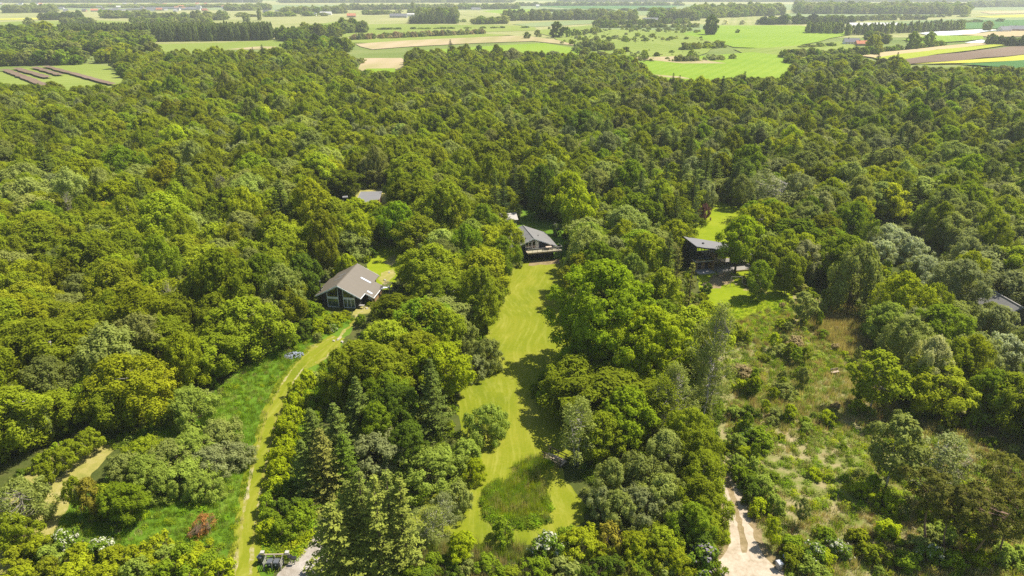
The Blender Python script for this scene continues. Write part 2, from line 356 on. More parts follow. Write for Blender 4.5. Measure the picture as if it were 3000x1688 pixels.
# ------------------------------------------------------------------ far fields
FM = {
 'pale': field_mat('pale_pasture', (.20, .225, .06), (.33, .31, .14), .3),
 'green': field_mat('green_pasture', (.145, .20, .025), (.235, .27, .06), .7),
 'bright': field_mat('bright_pasture', (.145, .24, .014), (.22, .30, .03), .5, 9),
 'crop': field_mat('young_crop', (.15, .20, .075), (.22, .26, .11), .2, 8),
 'darkcrop': field_mat('dark_crop', (.05, .13, .03), (.09, .18, .05), .2, 7),
 'yellow': field_mat('yellow_crop', (.34, .34, .03), (.50, .46, .08), .9, 6),
 'reed': field_mat('reed_field', (.28, .25, .10), (.42, .32, .20), .1, 30),
 'tan': field_mat('stubble_field', (.34, .27, .13), (.46, .36, .20), .8, 5),
 'soil': field_mat('ploughed_field', (.13, .09, .06), (.22, .16, .11), .8, 3),
 'lime': field_mat('lime_rows', (.22, .28, .02), (.34, .36, .04), .85, 5, .8),
 'plastic': field_mat('plastic_mulch', (.42, .46, .46), (.75, .77, .76), .75, 4, 1.4),
}
FIELDS = [ # material, outline as seen
 ('pale', [(-200,130),(1100,125),(2000,110),(3300,110),(3300,30),(-200,30)]),
 ('crop', [(-300,30),(3300,30),(3300,14),(-300,14)]),
 ('pale', [(-300,14),(1600,14),(3300,12),(3300,3),(-300,3)]),
 ('green', [(10,206),(100,197),(250,188),(300,189),(335,202),(400,240),(380,262),(320,268),(0,268),(-60,240)]),
 ('green', [(380,160),(440,131),(640,126),(820,117),(840,124),(835,140),(640,150),(560,165)]),
 ('reed', [(660,146),(760,137),(830,137),(800,146)]),
 ('pale', [(-100,102),(-100,76),(60,78),(118,84),(115,104)]),
 ('green', [(-100,72),(60,62),(300,60),(520,72),(300,76),(120,78)]),
 ('yellow', [(-100,60),(0,55),(130,52),(120,57)]),
 ('pale', [(440,63),(700,58),(780,70),(560,76)]),
 ('green', [(860,80),(1000,62),(1200,72),(1560,76),(1570,90),(1400,95),(1240,100),(1000,110),(860,105)]),
 ('pale', [(1000,66),(1180,52),(1260,60),(1205,70),(1040,72)]),
 ('pale', [(1070,43),(1080,28),(1240,26),(1235,44)]),
 ('pale', [(1340,42),(1390,30),(1500,40),(1480,52),(1380,50)]),
 ('bright', [(1410,34),(1500,26),(1570,28),(1540,36),(1480,42)]),
 ('crop', [(1570,32),(1800,26),(2000,36),(1900,46),(1620,40)]),
 ('darkcrop', [(1500,14),(2000,16),(1960,26),(1680,26)]),
 ('crop', [(1500,72),(1700,60),(1760,60),(1740,70),(1560,80)]),
 ('green', [(1000,126),(1050,116),(1420,100),(1500,104),(1100,128)]),
 ('reed', [(1040,130),(1240,117),(1480,107),(1540,107),(1660,122),(1690,136),(1560,122),(1400,128),(1200,138),(1080,146)]),
 ('bright', [(1240,150),(1400,138),(1600,128),(1700,145),(1720,170),(1500,180),(1260,178)]),
 ('reed', [(1040,210),(1060,172),(1180,172),(1185,204)]),
 ('bright', [(1060,215),(1080,204),(1160,203),(1170,212)]),
 ('green', [(1560,92),(1720,76),(1980,84),(2060,100),(2110,130),(2040,168),(1840,172),(1700,140)]),
 ('crop', [(1740,86),(1760,76),(2100,72),(2130,78),(2120,96),(2000,92)]),
 ('bright', [(2000,100),(2100,76),(2340,76),(2500,98),(2480,104),(2300,146),(2150,140)]),
 ('green', [(2150,146),(2260,142),(2500,120),(2520,160),(2400,172),(2200,170)]),
 ('bright', [(1700,238),(1860,185),(2000,170),(2200,155),(2320,168),(2320,210),(2300,240)]),
 ('reed', [(1840,172),(2000,168),(2130,188),(2000,190)]),
 ('reed', [(1850,216),(2000,228),(2020,236),(1890,226)]),
 ('crop', [(2300,40),(2820,42),(2700,52),(2480,56),(2320,62)]),
 ('crop', [(2490,70),(2900,52),(3000,50),(3000,60),(2700,72)]),
 ('darkcrop', [(2640,74),(2900,60),(3200,58),(3200,84),(2820,86)]),
 ('yellow', [(2850,50),(3050,42),(3200,41),(3200,50),(2900,53)]),
 ('tan', [(2870,36),(3200,30),(3200,38),(2900,42)]),
 ('plastic', [(2700,100),(2730,96),(2870,88),(2930,90),(2820,104),(2740,108)]),
 ('tan', [(2810,104),(2960,92),(3200,94),(3200,108),(2900,110)]),
 ('bright', [(2640,118),(2740,106),(2890,108),(2880,118),(2700,130)]),
 ('plastic', [(2830,128),(2890,120),(2900,126),(2860,130)]), ('plastic', [(2960,114),(3200,112),(3200,118),(2980,118)]),
 ('tan', [(2520,166),(2600,156),(2860,128),(2910,132),(2640,162),(2560,174)]),
 ('lime', [(2560,174),(2640,162),(2910,132),(2960,134),(2700,170),(2640,180)]),
 ('soil', [(2630,182),(2700,170),(2960,140),(3250,132),(3250,142),(2720,188),(2650,192)]),
 ('yellow', [(2690,192),(3250,144),(3250,170),(2850,190)]),
 ('darkcrop', [(2820,192),(3000,180),(3300,172),(3300,215),(3000,206)]),
]
for i, (mk, poly) in enumerate(FIELDS):
    sheet('field', G(poly), .05 + .03 * i, FM[mk], jit=2.0, step=40)
for a, b, wd in (((14,208),(136,256),6), ((46,204),(142,232),6), ((98,201),(178,224),5), ((134,198),(332,252),5)):
    sheet('ploughed_strip', strip([a, ((a[0]+b[0])/2, (a[1]+b[1])/2), b], wd), .05 + .03 * len(FIELDS), FM['soil'], jit=.4, step=6)

# ------------------------------------------------------------------ plants: prototypes
def unit(a): return a / np.maximum(np.linalg.norm(a, axis=-1, keepdims=True), 1e-9)
def leaf_mesh(name, C, Nn, L, W, v, mat, droop=0.0, r=None):
    """C centres, Nn normals, L/W sizes, v variation: one four-cornered leaf spray each"""
    r = r or rng; n = len(C); Nn = unit(Nn)
    t = r.normal(size=(n, 3)); t[:, 2] -= droop; t = unit(t - (t * Nn).sum(1, keepdims=True) * Nn); b = np.cross(Nn, t)
    L = np.broadcast_to(L, n)[:, None]; W = np.broadcast_to(W, n)[:, None]
    V = np.empty((n, 4, 3)); V[:, 0] = C - t * L / 2; V[:, 2] = C + t * L / 2
    V[:, 1] = C + b * W / 2 - t * L * .08 + Nn * W * .15; V[:, 3] = C - b * W / 2 - t * L * .08 + Nn * W * .15
    return quads_mesh(name, V, v, mat)
def quads_mesh(name, V, v, mat):
    n = len(V); me = bpy.data.meshes.new(name)
    me.vertices.add(n * 4); me.vertices.foreach_set('co', V.astype(np.float32).ravel())
    me.loops.add(n * 4); me.loops.foreach_set('vertex_index', np.arange(n * 4, dtype=np.int32))
    me.polygons.add(n); me.polygons.foreach_set('loop_start', np.arange(0, n * 4, 4, dtype=np.int32))
    me.update(calc_edges=True)
    a = me.attributes.new('v', 'FLOAT', 'FACE'); a.data.foreach_set('value', np.asarray(v, np.float32))
    me.materials.append(mat); return me
def join_mesh(name, a, b):
    bm = bmesh.new(); bm.from_mesh(a); na = len(bm.faces); bm.from_mesh(b); bm.faces.ensure_lookup_table()
    for f in bm.faces[na:]: f.material_index = 1
    me = bpy.data.meshes.new(name); bm.to_mesh(me); bm.free()
    for m in a.materials: me.materials.append(m)
    for m in b.materials: me.materials.append(m)
    return me
def profile(pts, t): return np.interp(t, [p[0] for p in pts], [p[1] for p in pts])
def broad_tree(name, h, w, prof, base, ncl, cr, nleaf, leaf, seed, bark, asp=.8, droop=.2, gap=.0, trunk_r=.16, stems=1, lean=.3, limb=14, openness=0.0):
    """crown of leaf clumps on a trunk with limbs; prof: radius profile (0..1 up the crown)"""
    r = np.random.default_rng(seed); rm = w / 2
    t = (np.arange(ncl) + r.random(ncl)) / ncl
    t = t ** .85
    ang = np.arange(ncl) * 2.39996 + r.random(ncl) * 1.2
    lob = 1 + .22 * np.sin(ang * 2 + r.random() * 6) + .16 * np.sin(ang * 3 + t * 7 + r.random() * 6)
    rad = profile(prof, t) * rm * lob * (.25 + .80 * r.random(ncl) ** .6)
    z = base + t * (h - base)
    C = np.stack((np.cos(ang) * rad, np.sin(ang) * rad, z), 1)
    C[:, 0] += lean * (t - .3) * r.normal() ; C[:, 1] += lean * (t - .3) * r.normal()
    cr_ = cr * (.65 + .7 * r.random(ncl)) * (1 - .25 * t)
    C[:, 2] -= cr_ * .7 * asp * (t > .8)
    cnt = (nleaf * cr_ ** 2 / (cr_ ** 2).sum()).astype(int)
    ci = np.repeat(np.arange(ncl), cnt); n = len(ci)
    out = C - np.array((0, 0, base + .45 * (h - base))); out = unit(out)
    d = unit(r.normal(size=(n, 3)) + out[ci] * .75 + np.array((0, 0, .45)))
    if openness: d = unit(r.normal(size=(n, 3)))
    sc_ = cr_[ci][:, None] * (.35 + .72 * r.random(n) ** .6)[:, None]
    lump = 1 + .35 * np.sin(d[:, :1] * 5 + ci[:, None]) * np.sin(d[:, 1:2] * 5 + ci[:, None] * 2.1) 
    pos = C[ci] + d * sc_ * lump * np.array((1, 1, asp))
    q95 = np.percentile(np.hypot(pos[:, 0], pos[:, 1]), 96); kx = rm / q95; pos[:, :2] *= kx; C[:, :2] *= kx
    zt = pos[:, 2].max(); kz = h / zt; pos[:, 2] *= kz; C[:, 2] *= kz
    nrm = d + r.normal(size=(n, 3)) * .34 + np.array((0, 0, .25))
    v = np.clip(.5 + .22 * r.normal(size=n) + (.18 * r.normal(size=ncl))[ci], 0, 1)
    sz = leaf * (.65 + .7 * r.random(n))
    crown = leaf_mesh(name + '_crown', pos, nrm, sz * 1.25, sz * .8, v, M['leaf'], droop, r)
    tb = MB()
    for s in range(stems):
        a0 = r.random() * 6.28; off = .25 * (stems > 1)
        bx, by = math.cos(a0) * off, math.sin(a0) * off
        top = np.array((bx * 5 + lean * r.normal() * .6, by * 5 + lean * r.normal() * .6, base + (h - base) * .72))
        ks = 6; pts = [(bx + (top[0] - bx) * (k / ks) ** 1.3 + .06 * r.normal() * (k > 0), by + (top[1] - by) * (k / ks) ** 1.3 + .06 * r.normal() * (k > 0), -.15 + (top[2] + .15) * k / ks) for k in range(ks + 1)]
        tb.tube(pts, [trunk_r * h / 12 * (1.25 if k == 0 else 1) * (1 - .8 * k / ks) for k in range(ks + 1)], 7)
        for j in r.choice(ncl, min(ncl, limb), replace=False):
            c = C[j]; q = np.clip((c[2] - .35 * np.hypot(c[0], c[1])) / top[2], .25, .97); k = q * ks; i = min(int(k), ks - 1)
            p0 = np.array(pts[i]) + (np.array(pts[i + 1]) - np.array(pts[i])) * (k - i)
            mid = (p0 + c) / 2 + np.array((0, 0, -.12 * np.linalg.norm(c - p0)))
            rr = trunk_r * h / 12 * .38
            tb.tube([p0, mid, c], [rr, rr * .6, rr * .2], 5)
    return crown, tb.mesh(name + '_trunk', bark, True)
def conifer(name, h, w, seed, sparse=0.0, bare=.05, droop=.35):
    r = np.random.default_rng(seed); CC, NN, LL, WW, VV = [], [], [], [], []
    tb = MB(); tb.tube([(0, 0, -.1), (.03, .02, h * .5), (0, 0, h)], [.017 * h, .010 * h, .015], 7)
    z = bare * h
    while z < h * .985:
        t = z / h; nb = int(r.integers(5, 8)); a0 = r.random() * 6.28
        for b in range(nb):
            if r.random() < sparse: continue
            a = a0 + b * 6.283 / nb + r.normal() * .2; ln = (w / 2) * (1 - t) ** .82 * (.5 + .75 * r.random()) + .12
            dr = droop * (1 - t) - .12 + .1 * r.normal()
            dirh = np.array((math.cos(a), math.sin(a), 0)); side = np.array((-math.sin(a), math.cos(a), 0))
            k = max(8, int(ln * 20)); s = r.random(k) ** .7
            pz = z - dr * ln * s + .18 * ln * s ** 3
            wd = (.10 + .30 * ln * (1 - s) * .55) 
            p = dirh * (s * ln)[:, None] + side * (wd * r.normal(size=k))[:, None] + np.stack((np.zeros(k), np.zeros(k), pz + .05 * r.normal(size=k)), 1)
            CC.append(p); NN.append(np.array((0, 0, 1.0)) + .55 * r.normal(size=(k, 3)) + dirh * .25)
            VV.append(np.clip(.5 + .2 * r.normal() + .2 * r.normal(size=k), 0, 1))
            LL.append(.34 * (.7 + .6 * r.random(k))); WW.append(.16 * (.7 + .6 * r.random(k)))
            if ln > .8: tb.tube([(0, 0, z), tuple(dirh * ln * .6 + np.array((0, 0, z - dr * ln * .6)))], [.028, .012], 4)
        z += h * (.026 + .02 * r.random()) * (1.1 - .35 * t)
    crown = leaf_mesh(name + '_crown', np.concatenate(CC), np.concatenate(NN), np.concatenate(LL), np.concatenate(WW), np.concatenate(VV), M['needle'], 0.0, r)
    return crown, tb.mesh(name + '_trunk', M['bark'], True)

P_ROUND = [(0, .45), (.2, .85), (.45, 1), (.7, .88), (.9, .5), (1, .15)]
P_OVAL = [(0, .55), (.25, .95), (.5, 1), (.75, .72), (.92, .36), (1, .1)]
P_DOME = [(0, .95), (.3, 1), (.6, .86), (.85, .52), (1, .15)]
P_POP = [(0, .7), (.15, 1), (.6, .95), (.85, .6), (1, .15)]
P_TOP = [(0, .5), (.4, .95), (.7, 1), (1, .35)]
PROTO = {}
def reg(kind, i, cm, tm): PROTO.setdefault(kind, []).append((cm, tm))
for i in range(8): reg('birch', i, *broad_tree(f'birch{i}', 11.5, 7.2 + .5 * (i % 3), (P_OVAL if i % 2 else P_ROUND), 2.0, 90 + 10 * (i % 3), 1.0, 19500, .205, 100 + i, M['birch_bark'], 1.15, .7, trunk_r=.12, stems=1 + (i % 3 == 0), lean=.8, limb=12))
for i in range(4): reg('maple', i, *broad_tree(f'maple{i}', 12, 10.5, P_ROUND, 1.8, 110, 1.3, 21000, .29, 200 + i, M['bark'], .78, .2, trunk_r=.2, lean=.6, limb=16))
for i in range(2): reg('clear_maple', i, *broad_tree(f'clearmaple{i}', 14, 10.5, P_ROUND, 3.8, 110, 1.25, 20000, .29, 250 + i, M['bark'], .78, .2, trunk_r=.24, lean=.6, limb=22))
for i in range(2): reg('sycamore', i, *broad_tree(f'sycamore{i}', 20, 19, P_ROUND, 2.2, 260, 1.6, 70000, .34, 300 + i, M['bark'], .72, .2, trunk_r=.26, lean=1.0, limb=30))
for i in range(5): reg('willow', i, *broad_tree(f'willow{i}', 5, 7.5, P_DOME, .3, 80, .8, 13000, .19, 400 + i, M['bark'], .85, .1, trunk_r=.16, stems=4, lean=.6, limb=10))
for i in range(6): reg('bush', i, *broad_tree(f'bush{i}', 2.4, 3.0, P_DOME, .1, 30, .46, 3200, .16, 500 + i, M['bark'], .9, -.2, trunk_r=.18, stems=3, lean=.3, limb=6))
for i in range(3): reg('slender', i, *broad_tree(f'slender{i}', 16, 6.5, P_POP, 3.0, 80, .9, 4600, .21, 600 + i, M['birch_bark'], 1.1, .8, trunk_r=.10, stems=2, lean=1.2, limb=34, openness=1))
for i in range(3): reg('young', i, *broad_tree(f'young{i}', 6.5, 4.2, P_OVAL, 1.9, 40, .7, 5200, .2, 650 + i, M['birch_bark'], .95, .5, trunk_r=.13, stems=1, lean=.3, limb=10))
for i in range(3): reg('poplar', i, *broad_tree(f'poplar{i}', 19, 6.0, P_POP, 1.5, 48, 1.25, 3000, .62, 700 + i, M['bark'], 1.3, .3, trunk_r=.12, lean=.4, limb=4))
for i in range(4): reg('fartree', i, *broad_tree(f'fartree{i}', 14, 13, P_ROUND, .8, 60, 1.9, 3400, .85, 750 + i, M['bark'], .8, .2, trunk_r=.2, lean=.8, limb=4))
for i in range(4): reg('farbush', i, *broad_tree(f'farbush{i}', 5, 8, P_DOME, .2, 34, 1.1, 1500, .62, 800 + i, M['bark'], .8, .1, trunk_r=.2, stems=1, lean=.3, limb=2))
for i in range(4): reg('pine', i, *broad_tree(f'pine{i}', 10, 6.2, P_TOP, 5.2, 38, .8, 7000, .18, 850 + i, M['pine_bark'], .6, -.3, trunk_r=.17, stems=1, lean=1.1, limb=16))
for i in range(5): reg('spruce', i, *conifer(f'spruce{i}', 15, 6.4, 900 + i, .05, .04))
for i in range(3): reg('thin_spruce', i, *conifer(f'thinspruce{i}', 17, 5.6, 950 + i, .38, .16, .45))
for i in range(3): reg('snag', i, *broad_tree(f'snag{i}', 12, 5.0, P_POP, 3.5, 60, .6, 520, .2, 680 + i, M['snag_bark'], 1.1, .4, trunk_r=.085, stems=2, lean=1.0, limb=44, openness=1))
for i in range(1): reg('dead', i, *broad_tree('dead', 2.2, 2.6, P_DOME, .1, 40, .35, 1200, .12, 990, M['pine_bark'], 1.2, -1.5, trunk_r=.14, stems=6, lean=.5, limb=40))
for cm_, tm_ in PROTO['bush'][:3] + PROTO['willow'][:2]:
    c2_ = cm_.copy(); c2_.name = 'blossom_crown'; c2_.materials[0] = M['blossom']; reg('blossom', 0, c2_, tm_)
HEI = dict(snag=12, blossom=2.4, clear_maple=14, birch=11.5, maple=12, sycamore=20, willow=5, bush=2.4, slender=16, young=6.5, poplar=19, fartree=14, farbush=5, pine=10, spruce=15, thin_spruce=17, dead=2.2)
WID = dict(snag=5, blossom=3.0, clear_maple=10.5, birch=7.6, maple=10.5, sycamore=19, willow=7.5, bush=3.0, slender=6.5, young=4.2, poplar=6, fartree=13, farbush=8, pine=6.2, spruce=6.4, thin_spruce=5.6, dead=2.6)

def blades(name, n, h, spread, wd, seed, curve=.35):
    r = np.random.default_rng(seed); V = np.empty((n, 4, 3)); a = r.random(n) * 6.283; q = spread * np.sqrt(r.random(n)); b = r.random(n) * 6.283
    x, y = np.cos(a) * q, np.sin(a) * q; hh = h * (.5 + .6 * r.random(n)); lx, ly = np.cos(b) * hh * curve * r.random(n), np.sin(b) * hh * curve * r.random(n)
    px, py = -np.sin(b) * wd / 2, np.cos(b) * wd / 2
    V[:, 0] = np.stack((x - px, y - py, np.zeros(n)), 1); V[:, 1] = np.stack((x + px, y + py, np.zeros(n)), 1)
    V[:, 2] = np.stack((x + lx + px * .3, y + ly + py * .3, hh), 1); V[:, 3] = np.stack((x + lx - px * .3, y + ly - py * .3, hh), 1)
    return quads_mesh(name, V, np.clip(.5 + .3 * r.normal(size=n), 0, 1), M['leaf'])
def herb(name, n, h, w, leaf, seed):
    r = np.random.default_rng(seed); d = unit(r.normal(size=(n, 3))); d[:, 2] = np.abs(d[:, 2]); u = r.random((n, 1)) ** .5
    C = d * u * np.array((w / 2, w / 2, h)); sz = leaf * (.6 + .8 * r.random(n))
    return leaf_mesh(name, C, d + .5 * r.normal(size=(n, 3)) + np.array((0, 0, .5)), sz * 1.3, sz * .7, np.clip(.5 + .25 * r.normal(size=n), 0, 1), M['leaf'], -.4, r)

# prototypes as instancing sources: kept out of the scene
SRC = {}
def source(kind, meshes):
    c = bpy.data.collections.new('source_' + kind)
    for i, m in enumerate(meshes): c.objects.link(bpy.data.objects.new(f'source_{kind}_{i:02d}', m))
    SRC[kind] = (c, len(meshes))
for k, lst in PROTO.items():
    if k in ('sycamore', 'dead', 'snag', 'blossom', 'clear_maple'): continue
    source(k, [join_mesh(f'{k}_whole', a, b) for a, b in lst])
source('tuft', [blades(f'tuft{i}', 34, .8, .55, .05, 10 + i) for i in range(4)])
source('reed', [blades(f'reed{i}', 46, 1.6, .7, .05, 20 + i, .2) for i in range(4)])
source('herb', [herb(f'herb{i}', 170, .8, 1.8, .17, 30 + i) for i in range(5)])

def gn_group(kind):
    g = bpy.data.node_groups.new('spread_' + kind, 'GeometryNodeTree')
    g.interface.new_socket('Geometry', in_out='INPUT', socket_type='NodeSocketGeometry'); g.interface.new_socket('Geometry', in_out='OUTPUT', socket_type='NodeSocketGeometry')
    gi, go = g.nodes.new('NodeGroupInput'), g.nodes.new('NodeGroupOutput')
    ip = g.nodes.new('GeometryNodeInstanceOnPoints'); ci = g.nodes.new('GeometryNodeCollectionInfo')
    ci.inputs['Collection'].default_value = SRC[kind][0]; ci.inputs['Separate Children'].default_value = True; ci.inputs['Reset Children'].default_value = True
    def attr(nm, ty):
        a = g.nodes.new('GeometryNodeInputNamedAttribute'); a.data_type = ty; a.inputs['Name'].default_value = nm; return a.outputs['Attribute']
    L = g.links.new
    L(gi.outputs[0], ip.inputs['Points']); L(ci.outputs[0], ip.inputs['Instance']); ip.inputs['Pick Instance'].default_value = True
    L(attr('idx', 'INT'), ip.inputs['Instance Index']); L(attr('scl', 'FLOAT_VECTOR'), ip.inputs['Scale'])
    er = g.nodes.new('FunctionNodeEulerToRotation'); L(attr('rot', 'FLOAT_VECTOR'), er.inputs[0]); L(er.outputs[0], ip.inputs['Rotation'])
    L(ip.outputs[0], go.inputs[0]); return g
GN = {}
def spread(name, kind, XY, S, tint, z=0.0, label=None, kindtag='stuff', cat=None, group=None):
    """one object that stands for an uncountable mass of plants"""
    n = len(XY)
    if n == 0: return None
    if kind not in GN: GN[kind] = gn_group(kind)
    me = bpy.data.meshes.new(name); XYZ = np.column_stack((XY, np.broadcast_to(z, n)))
    me.vertices.add(n); me.vertices.foreach_set('co', XYZ.astype(np.float32).ravel())
    S = np.asarray(S, float); S = np.column_stack((S, S, S)) if S.ndim == 1 else S
    rot = np.column_stack((rng.normal(0, .04, n), rng.normal(0, .04, n), rng.random(n) * 6.283))
    for nm, ty, arr, fld in (('scl', 'FLOAT_VECTOR', S, 'vector'), ('rot', 'FLOAT_VECTOR', rot, 'vector'), ('tint', 'FLOAT_VECTOR', tint, 'vector')):
        a = me.attributes.new(nm, ty, 'POINT'); a.data.foreach_set(fld, np.asarray(arr, np.float32).ravel())
    a = me.attributes.new('idx', 'INT', 'POINT'); a.data.foreach_set('value', rng.integers(0, SRC[kind][1], n).astype(np.int32))
    o = link(name, me); md = o.modifiers.new('spread', 'NODES'); md.node_group = GN[kind]
    tag(o, label, cat, group, kindtag); return o

# leaf colours
T = dict(olive=(.268, .318, .018), yellow=(.33, .368, .016), gold=(.29, .318, .018), lime=(.355, .418, .014), green=(.222, .302, .018), deep=(.125, .185, .018), sage=(.29, .328, .075),
         grey=(.31, .34, .125), silver=(.42, .46, .25), spruce=(.140, .182, .032), dark=(.08, .115, .030), pine=(.205, .205, .040), spring=(.30, .375, .055), rust=(.40, .20, .06), copper=(.20, .10, .09),
         lilac=(.42, .36, .42), pink=(.3, .14, .14), cream=(.66, .64, .48), straw=(.46, .36, .16), tan=(.40, .32, .16), poplar=(.215, .265, .08), rustgreen=(.33, .29, .035))
WORD = dict(olive='olive', yellow='yellow-green', gold='golden olive', lime='lime green', green='green', deep='deep green', sage='sage green', grey='grey-green', silver='silvery', spruce='dark green', dark='blackish green', pine='brownish green', spring='fresh green', rust='rust orange', copper='copper red', lilac='lilac', pink='pinkish', cream='white', straw='straw', tan='tan', poplar='poplar green', rustgreen='bronze green')
def tints(keys, p, n):
    k = rng.choice(len(keys), n, p=np.array(p) / sum(p)); base = np.array([T[q] for q in keys])[k]
    return base * (1 + .16 * rng.normal(size=(n, 1))).clip(.6, 1.4) * (1 + .03 * rng.normal(size=(n, 3))), k
def grid(poly, s, jit=.42, drop=.05):
    a = np.array(poly); x0, y0 = a.min(0); x1, y1 = a.max(0)
    nx, ny = int((x1 - x0) / s) + 2, int((y1 - y0) / (s * .866)) + 2
    I, J = np.meshgrid(np.arange(nx), np.arange(ny)); X = x0 + (I + .5 * (J % 2)) * s; Y = y0 + J * s * .866
    q = np.column_stack((X.ravel(), Y.ravel())) + rng.uniform(-jit, jit, (nx * ny, 2)) * s
    q = q[rng.random(len(q)) > drop]; return q[inpoly(q[:, 0], q[:, 1], poly)]
def clear_of(xy, h, r, names=None):
    """True where a plant leaves the open places in sight"""
    ok = np.ones(len(xy), bool); h = np.broadcast_to(h, len(xy)); r = np.broadcast_to(r, len(xy))
    for nm, poly in KEEP.items():
        if names and nm not in names: continue
        for fz, fr in ((0, 0), (.2, .7), (.2, -.7), (.55, .85), (.55, -.85), (.55, 0), (.8, .6), (.8, -.6), (.97, 0)):
            px, py = proj(xy[:, 0] + fr * r, xy[:, 1], fz * h); ok &= ~inpoly(px, py, poly)
    return ok

TREES = []   # dicts of single plants
NAME = dict(snag='bare_tree', blossom='blossoming_bush', clear_maple='maple_tree', birch='birch_tree', maple='broadleaf_tree', sycamore='sycamore_tree', willow='willow_shrub', bush='bush', slender='slender_birch_tree', young='young_tree', poplar='poplar_tree', fartree='field_tree', farbush='field_bush', pine='pine_tree', spruce='spruce_tree', thin_spruce='thin_spruce_tree', dead='dead_bush')
NOUN = dict(snag='bare tree', blossom='blossoming bush', clear_maple='maple', birch='birch', maple='broadleaf tree', sycamore='sycamore', willow='willow shrub', bush='bush', slender='slender birch', young='young tree', poplar='poplar', fartree='field tree', farbush='field bush', pine='pine', spruce='spruce', thin_spruce='thin spruce', dead='dead bush')
CAT = dict(snag='tree', blossom='bush', clear_maple='tree', birch='tree', maple='tree', sycamore='tree', willow='shrub', bush='bush', slender='tree', young='tree', poplar='tree', fartree='tree', farbush='bush', pine='tree', spruce='tree', thin_spruce='tree', dead='bush')
def plant(kind, xy, h, wd, tname, tint=None, label=None, group=None, var=None):
    if tname in ('cream', 'lilac') and kind in ('bush', 'willow'): kind = 'blossom'; var = random.randrange(3)
    n = len(PROTO[kind]); k = var if var is not None else random.randrange(n); cm, tm = PROTO[kind][k % n]
    s, sw = h / HEI[kind], wd / WID[kind]
    e = empty(NAME[kind], (xy[0], xy[1], 0), random.random() * 6.283); e.scale = (sw, sw, s)
    c = link('crown', cm, e); t = link('trunk', tm, e)
    tv = np.array(T[tname]) * (1 + .1 * rng.normal()) if tint is None else np.array(tint)
    c['tint'] = [float(q) for q in tv]
    tag(e, label, CAT[kind], group)
    TREES.append(dict(o=e, kind=kind, x=xy[0], y=xy[1], h=h, w=wd, t=tname, label=label)); return e
def top(kind, px, ptop, h, wd, tname, **k):
    """stands where its top, seen at that bearing, is h metres high"""
    q = P(px, ptop + 4, h * .97); return plant(kind, q, h, wd, tname, **k)
def foot(kind, px, py, h, wd, tname, **k): return plant(kind, P(px, py), h, wd, tname, **k)

# ------------------------------------------------------------------ houses
M['roofA'] = ribbed('ribbed_brown_roof', (.165, .14, .105), 'Y', .33, .55, .12, .03, .35)
M['clad_dark'] = ribbed('dark_cladding', (.022, .024, .027), 'X', .16, .7)
M['clad_navy'] = ribbed('navy_cladding', (.016, .028, .042), 'Z', .18, .6)
M['clad_wood'] = ribbed('timber_cladding', (.33, .20, .10), 'X', .2, .7)
M['white'] = plain('white_paint', (.78, .79, .78), .5, .4, .05)
M['pale_wood'] = plain('pale_timber', (.48, .38, .27), .8, .2, .2, 5)
M['grey_wood'] = plain('weathered_timber', (.26, .24, .21), .85, .2, .25, 6)
M['felt'] = plain('roof_felt', (.175, .17, .165), .85, .2, .12, .8)
M['felt_l'] = plain('light_roof', (.40, .37, .33), .85, .2, .2, 1.2)
M['fibre'] = ribbed('fibre_cement_roof', (.185, .178, .165), 'Y', .22, .85, .3, .05, .7)
M['black'] = plain('black_metal', (.02, .02, .022), .5, .4, .1)
M['steel'] = plain('steel', (.5, .5, .5), .35, .5, .08, 4, .8)
M['concrete'] = plain('concrete', (.38, .36, .33), .9, .2, .15)
M['curtain'] = plain('interior_blind', (.42, .50, .48), .8, .2, .06)
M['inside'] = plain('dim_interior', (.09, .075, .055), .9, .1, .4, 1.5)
def glass_mat(name, tintc=(.02, .03, .03), rough=.03):
    m, n, out = new_mat(name)
    g = N(n, 'ShaderNodeBsdfGlossy'); g.inputs['Roughness'].default_value = rough
    t = N(n, 'ShaderNodeBsdfTransparent'); t.inputs[0].default_value = (.75, .85, .82, 1)
    fr = N(n, 'ShaderNodeFresnel'); fr.inputs[0].default_value = 1.75
    f = math_(n, 'ADD', math_(n, 'MULTIPLY', fr.outputs[0], .9), .06)
    ms = N(n, 'ShaderNodeMixShader'); n.links.new(f, ms.inputs[0]); n.links.new(t.outputs[0], ms.inputs[1]); n.links.new(g.outputs[0], ms.inputs[2])
    n.links.new(ms.outputs[0], out.inputs[0]); return m
M['glass'] = glass_mat('window_glass')

def window(parent, x0, x1, z0, z1, y, frame='white', mull=(), fw=.09, name='window', back='inside', d=.09):
    f = MB().box(x0, x1, y - d, y + .02, z0, z0 + fw).box(x0, x1, y - d, y + .02, z1 - fw, z1).box(x0, x0 + fw, y - d, y + .02, z0 + fw, z1 - fw).box(x1 - fw, x1, y - d, y + .02, z0 + fw, z1 - fw)
    for m in mull: f.box(m - fw / 2, m + fw / 2, y - d + .01, y + .02, z0 + fw, z1 - fw)
    wo = f.build(name, M[frame], parent)
    MB().poly([(x0 + fw, y - .04, z0 + fw), (x1 - fw, y - .04, z0 + fw), (x1 - fw, y - .04, z1 - fw), (x0 + fw, y - .04, z1 - fw)]).build('pane', M['glass'], wo)
    return wo

